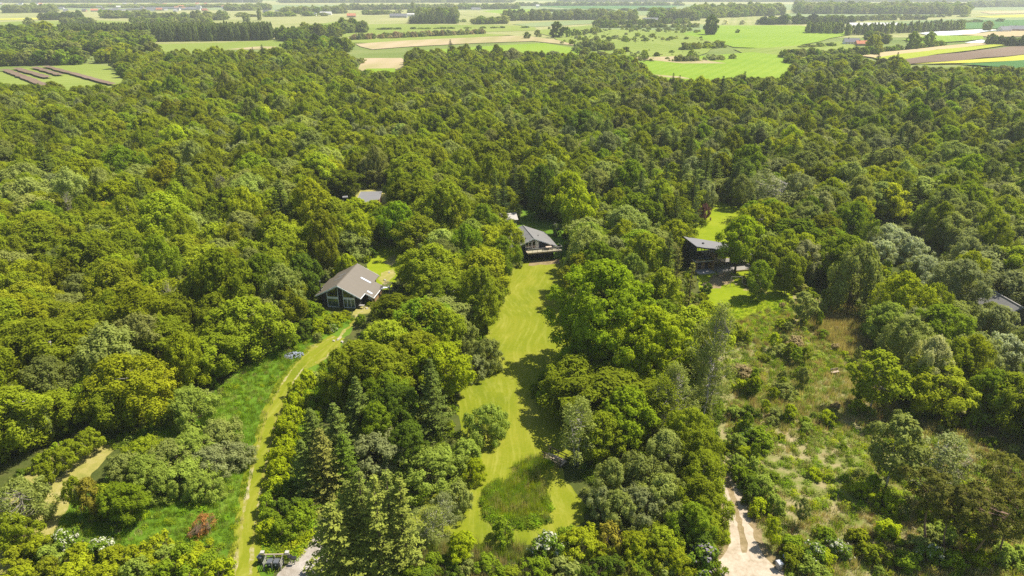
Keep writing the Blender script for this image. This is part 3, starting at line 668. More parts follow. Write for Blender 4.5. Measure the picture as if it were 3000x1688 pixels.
# --- gabled house with big glazed gable
A = empty('gabled_house', (-35.4, 127.3, 0), R(-8))
tag(A, 'dark timber house with ribbed brown gable roof and glazed white-trimmed gable', 'house')
rz = lambda s: 5.2 - .53 * abs(s)
gw = MB()   # gable wall as real panels round the openings
WX = (-3.9, -2.6, -.15, .85, 3.3, 4.1)
for a, b in ((0, 1), (2, 3), (4, 5)):
    x0, x1 = WX[a], WX[b]; zz = [rz(x0) - .12, rz(x1) - .12]
    if x0 < 0 < x1: top_ = [(x1, 0, zz[1]), (0, 0, rz(0) - .12), (x0, 0, zz[0])]
    else: top_ = [(x1, 0, zz[1]), (x0, 0, zz[0])]
    ring = [(x0, 0, 0), (x1, 0, 0)] + top_
    gw.prism(ring, [(p[0], .22, p[2]) for p in ring])
gw.box(-3.9, -3.7, .22, 11.2, 0, rz(3.9) - .15).box(-3.7, 3.9, 11.0, 11.2, 0, 3.0).box(3.9, 4.1, .22, 11.2, 0, rz(4.1) - .12)
gw.build('wall', M['clad_dark'], A)
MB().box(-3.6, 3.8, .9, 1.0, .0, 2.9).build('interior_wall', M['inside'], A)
MB().box(-3.7, 3.9, .22, 11.0, .02, .1).build('floor', M['pale_wood'], A)
for x0, x1, lb in ((-2.6, -.15, 'L'), (.85, 3.3, 'R')):
    t0, t1 = rz(x0) - .55, rz(x1) - .55
    f = MB(); fw = .1
    for (p, q) in (((x0, 2.25), (x1, 2.25)), ((x0, t0), (x1, t1))):
        f.prism([(p[0], -.06, p[1]), (q[0], -.06, q[1]), (q[0], .1, q[1]), (p[0], .1, p[1])], [(p[0], -.06, p[1] + fw), (q[0], -.06, q[1] + fw), (q[0], .1, q[1] + fw), (p[0], .1, p[1] + fw)])
    f.box(x0, x0 + fw, -.06, .1, 0.05, t0).box(x1 - fw, x1, -.06, .1, 0.05, t1)
    f.box(x0 + fw, x1 - fw, -.05, .1, 1.92, 2.24)
    if lb == 'R':
        for m in (1.7, 2.45): f.box(m - .06, m + .06, -.05, .1, .12, 1.92)
    f.box(x0 + fw, x1 - fw, -.05, .1, .05, .14)
    fo = f.build('gable_window', M['white'], A)
    MB().poly([(x0 + fw, .03, 2.33), (x1 - fw, .03, 2.33), (x1 - fw, .03, t1), (x0 + fw, .03, t0)]).build('pane', M['glass'], fo)
    MB().poly([(x0 + fw, .03, .14), (x1 - fw, .03, .14), (x1 - fw, .03, 1.92), (x0 + fw, .03, 1.92)]).build('pane', M['glass'], fo)
    MB().box(x0 + fw, x1 - fw, .3, .33, .1, 1.9).build('blind', M['curtain'], fo)
    # infill between window head and roof
    r_ = [(x0, 0, t0 + .1), (x1, 0, t1 + .1), (x1, 0, rz(x1) - .12), (x0, 0, rz(x0) - .12)]
    MB().prism(r_, [(p[0], .22, p[2]) for p in r_]).build('wall', M['clad_dark'], A)
roof = MB().slab([(0, -.6, rz(0)), (4.75, -.6, rz(4.75)), (4.75, 11.6, rz(4.75)), (0, 11.6, rz(0))], .16)
roof.build('roof', M['roofA'], A)
MB().slab([(4.76, 2.1, rz(4.76)), (6.55, 2.1, rz(6.55)), (6.55, 8.3, rz(6.55)), (4.76, 8.3, rz(4.76))], .16).build('roof', M['roofA'], A)
MB().slab([(-.004, 11.6, rz(0)), (-4.75, 11.6, rz(4.75)), (-4.75, -.6, rz(4.75)), (-.004, -.6, rz(0))], .16).build('roof', M['roofA'], A)
MB().slab([(-4.76, 9.2, rz(4.76)), (-5.7, 9.2, rz(5.7)), (-5.7, 4.2, rz(5.7)), (-4.76, 4.2, rz(4.76))], .16).build('roof', M['roofA'], A)
MB().tube([(0, -.62, 5.2), (0, 11.62, 5.2)], .09, 6).build('ridge_cap', M['roofA'], A)
for s in (-1, 1):   # white barge boards front and back
    for yy in (-.66, 11.61):
        p = [(0, yy, rz(0) - .02), (s * 4.78, yy, rz(4.78) - .02), (s * 4.78, yy, rz(4.78) - .3), (0, yy, rz(0) - .3)]
        MB().prism(p, [(q[0], q[1] + .05, q[2]) for q in p]).build('barge_board', M['white'], A)
    MB().box(*sorted((s * 4.77, s * 4.87)), -.6, 2.0 if s > 0 else 4.1, rz(4.75) - .26, rz(4.75) - .1).build('gutter', M['white'], A)
MB().box(6.56, 6.66, 2.1, 8.3, rz(6.55) - .26, rz(6.55) - .1).build('gutter', M['white'], A)
p = [(4.8, 2.04, rz(4.8) - .02), (6.6, 2.04, rz(6.6) - .02), (6.6, 2.04, rz(6.6) - .26), (4.8, 2.04, rz(4.8) - .26)]
MB().prism(p, [(q[0], q[1] + .05, q[2]) for q in p]).build('barge_board', M['white'], A)
MB().box(6.1, 6.25, 3.6, 8.2, 0, rz(6.3) - .14).box(4.1, 6.1, 4.4, 4.55, 0, rz(6.3) - .1).build('porch_wall', M['clad_wood'], A)
dr_ = MB().box(4.55, 5.35, 4.28, 4.38, .05, 1.75).build('door', M['white'], A)
MB().box(5.2, 5.26, 4.22, 4.28, .85, .97).build('handle', M['black'], dr_)
MB().poly([(4.68, 4.27, 1.05), (5.18, 4.27, 1.05), (5.18, 4.27, 1.6), (4.68, 4.27, 1.6)]).build('pane', M['glass'], dr_)
MB().box(6.1, 6.24, 2.2, 2.34, 0, 1.75).build('porch_post', M['pale_wood'], A)
def on_roof(s0, s1, t0, t1, sg, name, mat, lift=.03, th=.06):
    q = [(sg * s0, t0, rz(s0) + lift), (sg * s1, t0, rz(s1) + lift), (sg * s1, t1, rz(s1) + lift), (sg * s0, t1, rz(s0) + lift)]
    return MB().slab(q, th).build(name, mat, A)
M['skyglass'] = plain('skylight_glass', (.62, .68, .75), .12, .6, .05)
for s0, s1, t0, t1, sg in ((2.3, 4.5, 6.6, 7.2, 1), (4.9, 6.0, 2.9, 3.5, 1), (1.1, 2.9, 7.2, 7.5, -1), (1.1, 2.9, 4.9, 5.2, -1)):
    so = on_roof(s0, s1, t0, t1, sg, 'skylight', M['steel'], .05, .1)
    q = [(sg * (s0 + .06), t0 + .06, rz(s0 + .06) + .06), (sg * (s1 - .06), t0 + .06, rz(s1 - .06) + .06), (sg * (s1 - .06), t1 - .06, rz(s1 - .06) + .06), (sg * (s0 + .06), t1 - .06, rz(s0 + .06) + .06)]
    MB().poly(q).build('pane', M['skyglass'], so)
ch = MB().tube([(-4.3, 1.0, 1.5), (-4.3, 1.0, 5.2)], .14, 10).build('flue', M['black'], A)
MB().tube([(-4.3, 1.0, 5.2), (-4.3, 1.0, 5.3)], .2, 10).build('cap', M['steel'], ch)
def aw(x, y):
    v = A.location + Matrix.Rotation(R(-8), 3, 'Z') @ Vector((x, y, 0)); return (v.x, v.y, 0)
tb = empty('garden_table', aw(4.6, .2), R(-8)); tag(tb, 'small weathered table on the terrace by the gabled house porch', 'table')
MB().box(-.55, .55, -.35, .35, .7, .76).build('table_top', M['grey_wood'], tb)
for sx in (-.48, .48):
    for sy in (-.28, .28): MB().box(sx - .04, sx + .04, sy - .04, sy + .04, 0, .7).build('leg', M['grey_wood'], tb)
tb = empty('picnic_table', aw(6.6, 9.6), R(20)); tag(tb, 'pale picnic table behind the gabled house', 'table')
MB().box(-1.0, 1.0, -.45, .45, .72, .78).build('table_top', M['white'], tb)
for sx in (-.85, .85):
    for sy in (-.35, .35): MB().box(sx - .05, sx + .05, sy - .05, sy + .05, 0, .72).build('leg', M['pale_wood'], tb)
pg = empty('pergola', aw(7.4, 7.2), R(-8)); tag(pg, 'open pergola of pale beams beside the gabled house', 'pergola')
for k in range(5): MB().box(-.9, 1.0, k * .62 - .05, k * .62 + .05, 2.0, 2.14).build('beam', M['pale_wood'], pg)
for sy in (.1, 2.4):
    MB().box(.8, .9, sy, sy + .1, 0, 2.0).build('post', M['pale_wood'], pg)
MB().box(.78, .92, -.1, 2.7, 1.88, 1.995).build('rail', M['pale_wood'], pg)

# --- navy house on posts with a deck
B = empty('deck_house', (5.05, 155.3, 0), R(14)); tag(B, 'navy timber house with grey gable roof and raised deck on posts above the lawn', 'house')
rb = lambda s: 5.4 - .40 * abs(s)
ring = [(-5.3, 0, 0), (5.3, 0, 0), (5.3, 0, rb(5.3) - .12), (0, 0, rb(0) - .12), (-5.3, 0, rb(5.3) - .12)]
MB().prism(ring, [(p[0], 9.0, p[2]) for p in ring]).build('wall', M['clad_navy'], B)
for s in (-1, 1):
    q = [(s * .003, -.7, rb(0)), (s * 6, -.7, rb(6)), (s * 6, 9.6, rb(6)), (s * .003, 9.6, rb(0))]
    MB().slab(q if s > 0 else q[::-1], .14).build('roof', M['fibre'], B)
    p = [(0, -.76, rb(0) - .01), (s * 6.02, -.76, rb(6.02) - .01), (s * 6.02, -.76, rb(6.02) - .28), (0, -.76, rb(0) - .28)]
    MB().prism(p, [(q[0], q[1] + .05, q[2]) for q in p]).build('barge_board', M['white'], B)
MB().tube([(0, -.7, 5.42), (0, 9.6, 5.42)], .1, 6).build('ridge_cap', M['fibre'], B)
for sx, sy in ((-2.6, 1.6), (-1.5, 1.2), (2.2, 3.2)): MB().tube([(sx, sy, rb(sx) - .05), (sx, sy, rb(sx) + .3)], .1, 6).build('roof_vent', M['black'], B)
for x0, x1, z0, z1, mm in ((-1.9, -.35, 2.9, 4.35, (-1.1,)),):
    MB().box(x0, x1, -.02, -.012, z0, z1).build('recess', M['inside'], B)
    window(B, x0, x1, z0, z1, -.05, mull=mm)
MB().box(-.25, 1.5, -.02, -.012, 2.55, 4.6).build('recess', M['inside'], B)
window(B, -.25, 1.5, 2.55, 4.6, -.05, mull=(.62,), name='patio_door')
sd2 = MB().prism([(.66, -.12, 2.6), (.72, -.12, 2.6), (1.15, -.75, 2.6), (1.09, -.78, 2.6)], [(.66, -.12, 4.5), (.72, -.12, 4.5), (1.15, -.75, 4.5), (1.09, -.78, 4.5)]).build('open_door_leaf', M['white'], B)
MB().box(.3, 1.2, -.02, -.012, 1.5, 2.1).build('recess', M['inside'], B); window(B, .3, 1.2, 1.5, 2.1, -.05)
MB().box(-2.0, 6.6, -2.5, -.03, 2.32, 2.46).build('deck', M['pale_wood'], B)
MB().box(-2.0, 6.6, -2.56, -2.505, 2.2, 2.5).build('deck_fascia', M['pale_wood'], B)
for k in range(8):
    x = -1.95 + k * 1.21
    MB().box(x - .03, x + .03, -2.5, -2.44, 2.46, 3.4).build('baluster', M['steel'], B)
MB().box(-2.0, 6.6, -2.53, -2.41, 3.4, 3.46).build('handrail', M['grey_wood'], B)
MB().box(6.48, 6.6, -2.4, -.05, 3.4, 3.46).build('handrail', M['grey_wood'], B)
MB().poly([(-1.95, -2.47, 2.5), (6.5, -2.47, 2.5), (6.5, -2.47, 3.36), (-1.95, -2.47, 3.36)]).build('glass_panel', M['glass'], B)
for x in (-1.8, 2.2, 6.5): MB().box(x - .06, x + .06, -2.45, -2.33, 0, 2.32).build('post', M['black'], B)
MB().box(6.45, 6.57, -.2, -.08, 0, 3.1).build('post', M['black'], B)
def bw(x, y, z=0):
    v = B.location + Matrix.Rotation(R(14), 3, 'Z') @ Vector((x, y, z)); return (v.x, v.y, v.z)
tb = empty('deck_table', bw(3.6, -1.3, 2.462), R(14)); tag(tb, 'small pale table on the raised deck of the navy house', 'table')
MB().box(-.7, .7, -.4, .4, .7, .75).build('table_top', M['pale_wood'], tb)
for sx in (-.6, .6):
    for sy in (-.3, .3): MB().box(sx - .03, sx + .03, sy - .03, sy + .03, 0, .7).build('leg', M['black'], tb)
for k, (x, y, a) in enumerate(((2.4, -1.3, -90), (4.8, -1.3, 90))):
    c = empty('deck_chair', bw(x, y, 2.462), R(14 + a)); tag(c, ['black chair left of the deck table on the navy house deck', 'black chair right of the deck table on the navy house deck'][k], 'chair', 'chairs on the deck')
    MB().box(-.24, .24, -.24, .24, .42, .46).build('seat', M['black'], c); MB().box(-.24, .24, .2, .24, .46, .95).build('backrest', M['black'], c)
    for sx in (-.21, .21):
        for sy in (-.21, .17): MB().box(sx - .02, sx + .02, sy - .02, sy + .02, 0, .42).build('leg', M['black'], c)
# shed behind it
x, y = P(1485, 662, 0)
S = empty('garden_shed', (x, y, 0), R(8)); tag(S, 'shed with a pale grey roof half hidden by trees behind the navy house', 'shed')
MB().box(-2.6, 2.6, -1.8, 1.8, 0, 2.3).build('wall', M['grey_wood'], S)
MB().slab([(-2.9, -2.1, 2.34), (2.9, -2.1, 2.34), (2.9, 2.1, 3.1), (-2.9, 2.1, 3.1)], .1).build('roof', M['felt_l'], S)

# --- modern house with a sloping roof and glass front
Cc = empty('modern_house', (42.1, 147.1, 0), R(14)); tag(Cc, 'modern house with sloping grey roof, glass front and timber ground floor', 'house')
rc = lambda s: 6.25 - .235 * s
MB().slab([(0, -.5, rc(0)), (15.4, -.5, rc(15.4)), (15.4, 6.2, rc(15.4) + .2), (0, 6.2, rc(0) + .2)], .22).build('roof', M['felt'], Cc)
for yy in (-.56,):
    q = [(-.02, yy, rc(0) + .03), (15.42, yy, rc(15.42) + .03), (15.42, yy, rc(15.42) - .26), (-.02, yy, rc(0) - .26)]
    MB().prism(q, [(a, b + .05, c) for a, b, c in q]).build('fascia', M['black'], Cc)
MB().box(.0, .18, -.45, 6.0, 0, rc(.2) - .22).build('wall', M['clad_dark'], Cc)
q = [(.2, 5.8, 0), (15.2, 5.8, 0), (15.2, 5.8, rc(15.2) - .2), (.2, 5.8, rc(.2) - .2)]
MB().box(9.6, 15.2, 5.8, 6.0, 0, 2.3).build('wall', M['clad_dark'], Cc)
MB().box(.18, 4.5, .5, .7, 0, 2.5).build('timber_wall', M['clad_wood'], Cc)
MB().box(4.5, 4.85, -.7, .9, 0, 3.9).build('timber_wall', M['clad_wood'], Cc)
MB().box(.19, 9.5, .75, 5.7, 2.5, 2.62).build('upper_floor', M['pale_wood'], Cc)
MB().box(.19, 15.2, .75, 5.7, .3, .42).build('floor', M['pale_wood'], Cc)
MB().box(-.1, 4.49, -1.0, .74, 2.5, 2.74).build('balcony', M['concrete'], Cc)
MB().box(-.1, 4.49, -1.02, -.97, 2.75, 3.3).build('balcony_rail', M['glass'], Cc)
for x in (1.35, 3.2):
    d_ = MB().box(x, x + .85, .42, .49, .05, 2.15).build('door', M['black'], Cc)
    MB().poly([(x + .12, .415, .4), (x + .73, .415, .4), (x + .73, .415, 2.0), (x + .12, .415, 2.0)]).build('pane', M['glass'], d_)
for x0, n_, wd, z0, lo in ((.3, 5, .84, 2.75, 0), (4.95, 8, 1.2, .5, 1)):
    for k in range(n_):
        a, b = x0 + k * wd, x0 + (k + 1) * wd; za, zb = rc(a) - .24, rc(b) - .24; y = .8
        if zb < z0 + .5: continue
        f = MB().box(a, a + .08, y - .06, y + .06, z0, za).box(a + .08, b, y - .06, y + .06, z0, z0 + .08)
        f.prism([(a + .08, y - .06, za - .1), (b, y - .06, zb - .1), (b, y + .06, zb - .1), (a + .08, y + .06, za - .1)], [(a + .08, y - .06, za), (b, y - .06, zb), (b, y + .06, zb), (a + .08, y + .06, za)])
        if lo and za > 3.4: f.box(a + .08, b, y - .05, y + .05, 2.5, 2.62)
        fo = f.build('window', M['black'], Cc)
        MB().poly([(a + .08, y, z0 + .08), (b, y, z0 + .08), (b, y, zb - .1), (a + .08, y, za - .1)]).build('pane', M['glass'], fo)
MB().box(4.9, 14.6, -2.9, .7, .1, .42).build('terrace_deck', M['grey_wood'], Cc)
MB().box(4.9, 14.6, -3.0, -2.905, .05, .46).build('deck_edge', M['pale_wood'], Cc)
MB().box(.3, 4.5, -2.4, .45, .0, .16).build('step', M['concrete'], Cc)
vt = MB().tube([(3.2, 2.5, rc(3.2)), (3.2, 2.5, rc(3.2) + .45)], .13, 8).build('roof_vent', M['black'], Cc)
MB().box(3.0, 3.5, 2.3, 2.7, rc(3.2) + .2, rc(3.2) + .32).build('vent_cowl', M['black'], vt)
def cw(x, y, z=0):
    v = Cc.location + Matrix.Rotation(R(14), 3, 'Z') @ Vector((x, y, z)); return (v.x, v.y, v.z)
so = empty('sofa', cw(2.4, 2.6, 2.622), R(14)); tag(so, 'dark sofa behind the upper windows of the modern house', 'sofa')
MB().box(-1.1, 1.1, -.4, .4, .05, .42).build('seat', M['inside'], so); MB().box(-1.1, 1.1, .4, .6, .05, .8).build('backrest', M['inside'], so)
# trampoline with net
x, y = P(2200, 838); tp = empty('trampoline', (x, y, 0)); tag(tp, 'round trampoline with dark net on poles below the maple', 'trampoline')
RR = 1.9
ringp = [(RR * math.cos(a * math.pi / 12), RR * math.sin(a * math.pi / 12), .75) for a in range(25)]
MB().tube(ringp, .06, 6).build('frame', M['grey_wood'], tp)
MB().prism([(1.78 * math.cos(a * math.pi / 12), 1.78 * math.sin(a * math.pi / 12), .72) for a in range(24)], [(1.78 * math.cos(a * math.pi / 12), 1.78 * math.sin(a * math.pi / 12), .75) for a in range(24)]).build('mat', M['black'], tp)
nm, nn_, no_ = new_mat('net'); tr = N(nn_, 'ShaderNodeBsdfTransparent'); di = N(nn_, 'ShaderNodeBsdfDiffuse'); di.inputs[0].default_value = (.05, .045, .04, 1); mx = N(nn_, 'ShaderNodeMixShader'); mx.inputs[0].default_value = .35
nn_.links.new(tr.outputs[0], mx.inputs[1]); nn_.links.new(di.outputs[0], mx.inputs[2]); nn_.links.new(mx.outputs[0], no_.inputs[0])
for a in range(6):
    t = a * math.pi / 3 + .2; cx, cy_ = RR * 1.02 * math.cos(t), RR * 1.02 * math.sin(t)
    MB().tube([(cx, cy_, 0), (cx, cy_, 2.45)], .045, 6).build('pole', M['black'], tp)
    u_ = (a + 1) * math.pi / 3 + .2; c2, s2 = RR * 1.02 * math.cos(u_), RR * 1.02 * math.sin(u_)
    MB().poly([(cx, cy_, .8), (c2, s2, .8), ((c2) * .97, s2 * .97, 2.0), ((cx + c2) / 2 * .92, (cy_ + s2) / 2 * .92, 1.8), (cx * .97, cy_ * .97, 2.35)]).build('net_panel', nm, tp)
x, y = P(2155, 838); sw = empty('swing_frame', (x, y, 0)); tag(sw, 'thin timber swing frame standing left of the trampoline', 'swing')
for s in (-1, 1):
    for q in (-1, 1): MB().tube([(s * 1.3 + .2 * s, q * .8, 0), (s * 1.2, 0, 2.2)], .05, 6).build('leg', M['grey_wood'], sw)
MB().tube([(-1.25, 0, 2.2), (1.25, 0, 2.2)], .05, 6).build('crossbar', M['grey_wood'], sw)
for s in (-.25, .25): MB().tube([(s, 0, .5), (s, 0, 2.2)], .012, 4).build('rope', M['black'], sw)
MB().box(-.28, .28, -.1, .1, .46, .5).build('seat', M['pale_wood'], sw)

# --- low dark house in the wood, its sheds, and the roof at the right
def roofed(name, label, corners, zs, wallmat, roofmat, h0=.0, cat='house', th=.18, inset=.35):
    q = [P(a, b, z) for (a, b), z in zip(corners, zs)]; c = sum(q) / len(q); e = empty(name, (c[0], c[1], 0)); tag(e, label, cat)
    q = [p - c for p in q]
    MB().slab([(p[0], p[1], z) for p, z in zip(q, zs)], th).build('roof', roofmat, e)
    k = [p * (1 - inset / max(np.linalg.norm(p), .1)) for p in q]
    MB().prism([(p[0], p[1], 0) for p in k], [(p[0], p[1], z - th - .004) for p, z in zip(k, zs)]).build('wall', wallmat, e)
    f = MB()
    for i in range(len(q)):
        a, b = q[i], q[(i + 1) % len(q)]; za, zb = zs[i], zs[(i + 1) % len(q)]; o = .05; nn2 = np.array((b - a)[::-1]) * np.array((1, -1)); nn2 = nn2 / np.linalg.norm(nn2) * o
        if np.dot(nn2, (a + b) / 2) < 0: nn2 = -nn2
        f.prism([(a[0], a[1], za - th), (b[0], b[1], zb - th), (b[0] + nn2[0], b[1] + nn2[1], zb - th), (a[0] + nn2[0], a[1] + nn2[1], za - th)], [(a[0], a[1], za + .04), (b[0], b[1], zb + .04), (b[0] + nn2[0], b[1] + nn2[1], zb + .04), (a[0] + nn2[0], a[1] + nn2[1], za + .04)])
    f.build('roof_edge', M['felt_l'], e); return e
Dh = roofed('low_house', 'low house with broad dark grey roof deep in the wood', [(1065,599),(1112,582),(1119,561),(1057,562),(1048,580)], [3.0, 3.0, 3.4, 3.6, 3.3], M['clad_wood'], M['felt'])
roofed('woodland_shed', 'small dark shed with flat grey roof left of the low house', [(962,593),(995,600),(1000,591),(972,588)], [2.6]*4, M['clad_dark'], M['felt'], cat='shed')
roofed('carport', 'tiny dark carport roof just left of the low house', [(1004,579),(1019,578),(1018,574),(1005,575)], [2.6]*4, M['clad_dark'], M['felt'], cat='shed')
E = empty('ribbed_roof_house', (97.4, 124.0, 0), R(4)); tag(E, 'house with ribbed grey-brown roof and pale ridge among willows at the right edge', 'house')
re_ = lambda s: 4.2 - .55 * abs(s)
ring = [(-3.6, -5.5, 0), (3.6, -5.5, 0), (3.6, -5.5, re_(3.6) - .12), (0, -5.5, re_(0) - .12), (-3.6, -5.5, re_(3.6) - .12)]
MB().prism(ring, [(p[0], 4.4, p[2]) for p in ring]).build('wall', M['grey_wood'], E)
for s in (-1, 1):
    for k in range(9):   # roof sheets, each its own
        y0 = -6 + k * 1.2; lift = .012 * (k % 2)
        q = [(s * .003, y0, re_(0) + lift), (s * 4.1, y0, re_(4.1) + lift), (s * 4.1, y0 + 1.196, re_(4.1) + lift), (s * .003, y0 + 1.196, re_(0) + lift)]
        MB().slab(q if s > 0 else q[::-1], .07).build('roof_sheet', M['fibre'], E)
MB().tube([(0, -6.05, 4.24), (0, 4.85, 4.24)], .16, 8).build('ridge_cap', M['felt_l'], E)

# ------------------------------------------------------------------ single trees and shrubs one can point at
# between driveway and lawn
top('maple', 1290, 1005, 9.5, 10, 'lime', label='lime green broadleaf tree between driveway and lawn, behind the dark spruce')
top('spruce', 1258, 1050, 13, 7, 'spruce', label='dark spruce standing at the left edge of the lawn bend')
top('spruce', 1040, 1105, 10.5, 6.5, 'spruce', label='dark spruce right of the driveway, left of the lime broadleaf tree')
top('birch', 985, 1025, 10, 7, 'olive', label='olive birch at the driveway end, nearest the turning place')
top('willow', 1425, 990, 5.5, 7, 'sage'); top('willow', 1350, 930, 6.5, 7, 'sage'); top('willow', 1395, 1040, 4.2, 5, 'grey')
top('willow', 1425, 1182, 6.2, 7, 'spring', label='round fresh green shrub jutting onto the lawn left of the mown bend')
top('willow', 1262, 1320, 5.0, 9.5, 'spring', label='broad fresh green dome shrub right of the grey twiggy shrub')
top('willow', 1100, 1275, 6.0, 9.5, 'grey', label='grey twiggy dome shrub behind the near spruces')
top('willow', 1340, 1412, 4.4, 4.6, 'sage', label='upright grey-green shrub standing alone in the lawn corner')
top('willow', 1365, 1290, 4, 6, 'spring'); top('willow', 1385, 1345, 3.2, 4, 'lime')
for i, (px, pt, h, wd, tn) in enumerate(((965,1475,11.5,8.5,'olive'),(1050,1385,14,6.5,'pine'),(1092,1392,14.5,6.5,'spruce'),(1130,1378,14,7,'pine'),(1170,1400,13,6.5,'pine'),(1015,1410,13,7,'spruce'))):
    top('spruce' if i in (0, 5) else 'thin_spruce', px, pt, h, wd, tn, tint=((.25, .28, .045) if i % 2 == 0 else (.19, .225, .04)), group='near spruces beside the gravel yard')
for px, pt, h, wd, tn in ((905,1195,9.5,6.5,'spruce'),(935,1255,10.5,7,'pine'),(880,1290,9,6,'spruce'),(975,1180,10,6.5,'spruce'),(1000,1270,9,6,'deep')): top('spruce', px, pt, h, wd, tn)
for px, pt, h, wd, tn in ((1150,1130,9,7,'deep'),(1100,1180,8,6,'green'),(1190,1240,7,6,'deep'),(1130,1090,9,7,'green')): top('maple', px, pt, h, wd, tn)
for px, py in ((862,1200),(850,1240),(838,1285),(828,1325),(820,1370),(812,1410),(808,1450),(875,1165),(905,1130),(842,1340),(835,1400),(850,1290),(865,1240)):
    foot('bush', px, py, 2.6 + random.random(), 3.6, 'lime', group='lime bushes along the right side of the driveway')
for px, py, tn in ((790,1500,'green'),(800,1545,'green'),(830,1520,'deep'),(860,1560,'green'),(790,1570,'lime'),(830,1575,'green'),(870,1510,'deep'),(900,1530,'green'),(845,1475,'deep')): foot('bush', px, py, 2.4 + random.random(), 3.4, tn)
top('maple', 1348, 1565, 4.0, 3.9, 'lime', label='small lime green tree in the reeds below the pond')
foot('bush', 1474, 1590, 3.4, 3.4, 'green', label='upright green bush at the near rim of the reed pond')
foot('slender', 1262, 1600, 6.5, 4.5, 'sage'); foot('slender', 1300, 1560, 6, 4, 'grey')
# right of the lawn
top('sycamore', 1768, 775, 20, 18.5, 'green', tint=(.27, .365, .016), label='huge green sycamore shading the lawn', var=0)
top('sycamore', 1905, 905, 15.5, 13, 'lime', tint=(.35, .42, .016), label='bright lime sycamore in front of the huge one', var=1)
top('thin_spruce', 2030, 768, 18, 6.5, 'pine', label='tall thin spruce with bare lower branches right of the huge sycamore', var=0)
top('spruce', 1965, 680, 15, 6.5, 'spruce'); top('thin_spruce', 1990, 725, 15, 6, 'pine'); top('maple', 2070, 880, 6.5, 6, 'lime')
top('slender', 2105, 880, 19, 7.5, 'sage', label='tall half-bare birch left of the rough meadow', var=0)
top('slender', 2085, 1010, 13, 6, 'sage'); top('slender', 1990, 1060, 12, 6, 'sage'); top('slender', 1950, 1110, 10.5, 6, 'olive')
top('slender', 1700, 1160, 11.5, 6.5, 'sage', label='slim grey-green birch at the lawn edge below the sycamore shadow', var=1)
top('maple', 1850, 1140, 9.5, 10, 'lime', tint=(.24, .32, .014), label='lime green broadleaf tree below the huge sycamore')
top('maple', 1770, 1210, 8, 7, 'olive'); top('birch', 2020, 1190, 9, 6, 'olive'); top('birch', 2060, 1260, 8.5, 6, 'olive'); top('birch', 1960, 1260, 8, 6, 'sage')
for px, pt, h, wd, tn in ((1800,1345,6.5,6.5,'sage'),(1880,1330,7,8,'sage'),(1950,1390,6.5,7,'sage'),(1880,1430,5.5,7.5,'grey'),(1820,1440,5.5,6,'sage'),(1990,1470,5,5.5,'sage'),(1768,1425,4.5,4.5,'grey')): top('willow', px, pt, h, wd, tn)
for px, pt, h, wd, tn in ((2080,1330,7.5,6,'olive'),(2050,1400,7,6,'olive'),(2100,1450,5.5,4.5,'olive'),(2035,1470,6.5,5,'green'),(2085,1520,4.5,4,'olive'),(2060,1560,4,4,'deep')): top('birch', px, pt, h, wd, tn)
for px, pt, h, wd, tn, lb in ((1710,1555,3.4,6,'yellow','yellow-green bush left of the red-tipped bush'),(1790,1535,3.8,4.6,'rustgreen','bush with red-tipped shoots among yellow-green bushes'),(1870,1560,3.6,5,'yellow','yellow-green bush right of the red-tipped bush'),(1945,1540,4.2,6,'olive','tall olive bush left of the lilac by the sandy track'),(1985,1610,3.2,5,'yellow','low yellow-green bush in front of the tall olive bush'),(2060,1590,3.6,5,'lilac','lilac in pale bloom left of the sandy track'),(1605,1568,3.4,4.6,'cream','white blossoming bush at the lawn corner below the pond'),(1660,1550,2.4,3.5,'green','small green bush between white blossom and yellow-green bush')):
    top('willow' if wd > 4.7 else 'bush', px, pt, h, wd, tn, label=lb)
# modern house surroundings
top('clear_maple', 2176, 632, 14, 10, 'lime', tint=(.31, .40, .014), label='yellow-lime maple in front of the modern house', var=0)
top('maple', 2262, 690, 10.5, 8, 'olive'); top('birch', 2320, 740, 9.5, 7, 'olive'); top('birch', 2235, 760, 9, 6.5, 'green')
top('slender', 2270, 497, 15, 13, 'grey', label='tall pale grey-green tree behind the yellow-lime maple', var=2)
top('maple', 2280, 590, 11.5, 9, 'olive', tint=(.24, .28, .014))
top('maple', 2200, 420, 15, 13, 'green', label='deep green broadleaf tree beyond the far garden lawn')
foot('willow', 2062, 645, 5.0, 3.6, 'copper', label='copper red bush at the left side of the far garden lawn')
top('willow', 2530, 712, 15, 13.5, 'sage', label='tall broad sage willow behind the straw-coloured grass')
for px, pt, h, wd, tn in ((2610,652,7,10,'silver'),(2675,690,6.5,10,'silver'),(2640,675,6.5,9,'silver'),(2725,745,6.5,9,'silver'),(2590,700,6,8,'silver'),(2765,790,6,8,'silver'),(2700,750,5.5,8,'sage'),(2800,880,6.5,11,'sage'),(2750,870,5,7,'silver'),(2960,975,6,9,'silver'),(2905,882,5.5,6,'sage'),(2850,880,5.5,6.5,'sage'),(3010,960,5,7,'sage')): top('willow', px, pt, h, wd, tn)
top('young', 2362, 855, 6.8, 5, 'sage', label='small birch with a white stem standing alone on the rough meadow')
top('maple', 2610, 885, 9, 8, 'spring'); top('birch', 2680, 930, 11, 8, 'sage'); top('birch', 2850, 730, 11, 8, 'yellow'); top('birch', 2760, 830, 10, 6, 'olive')
top('young', 2590, 1035, 10.5, 8.5, 'olive', label='multi-stemmed olive birch leaning by the bench')
top('young', 2722, 1095, 8, 6, 'yellow', label='yellow-green tree right of the leaning birch'); top('birch', 2815, 990, 10.5, 7, 'olive'); top('birch', 2875, 985, 11, 7, 'yellow'); top('birch', 2920, 1080, 9, 7, 'green'); top('birch', 2980, 1100, 9, 8, 'olive')
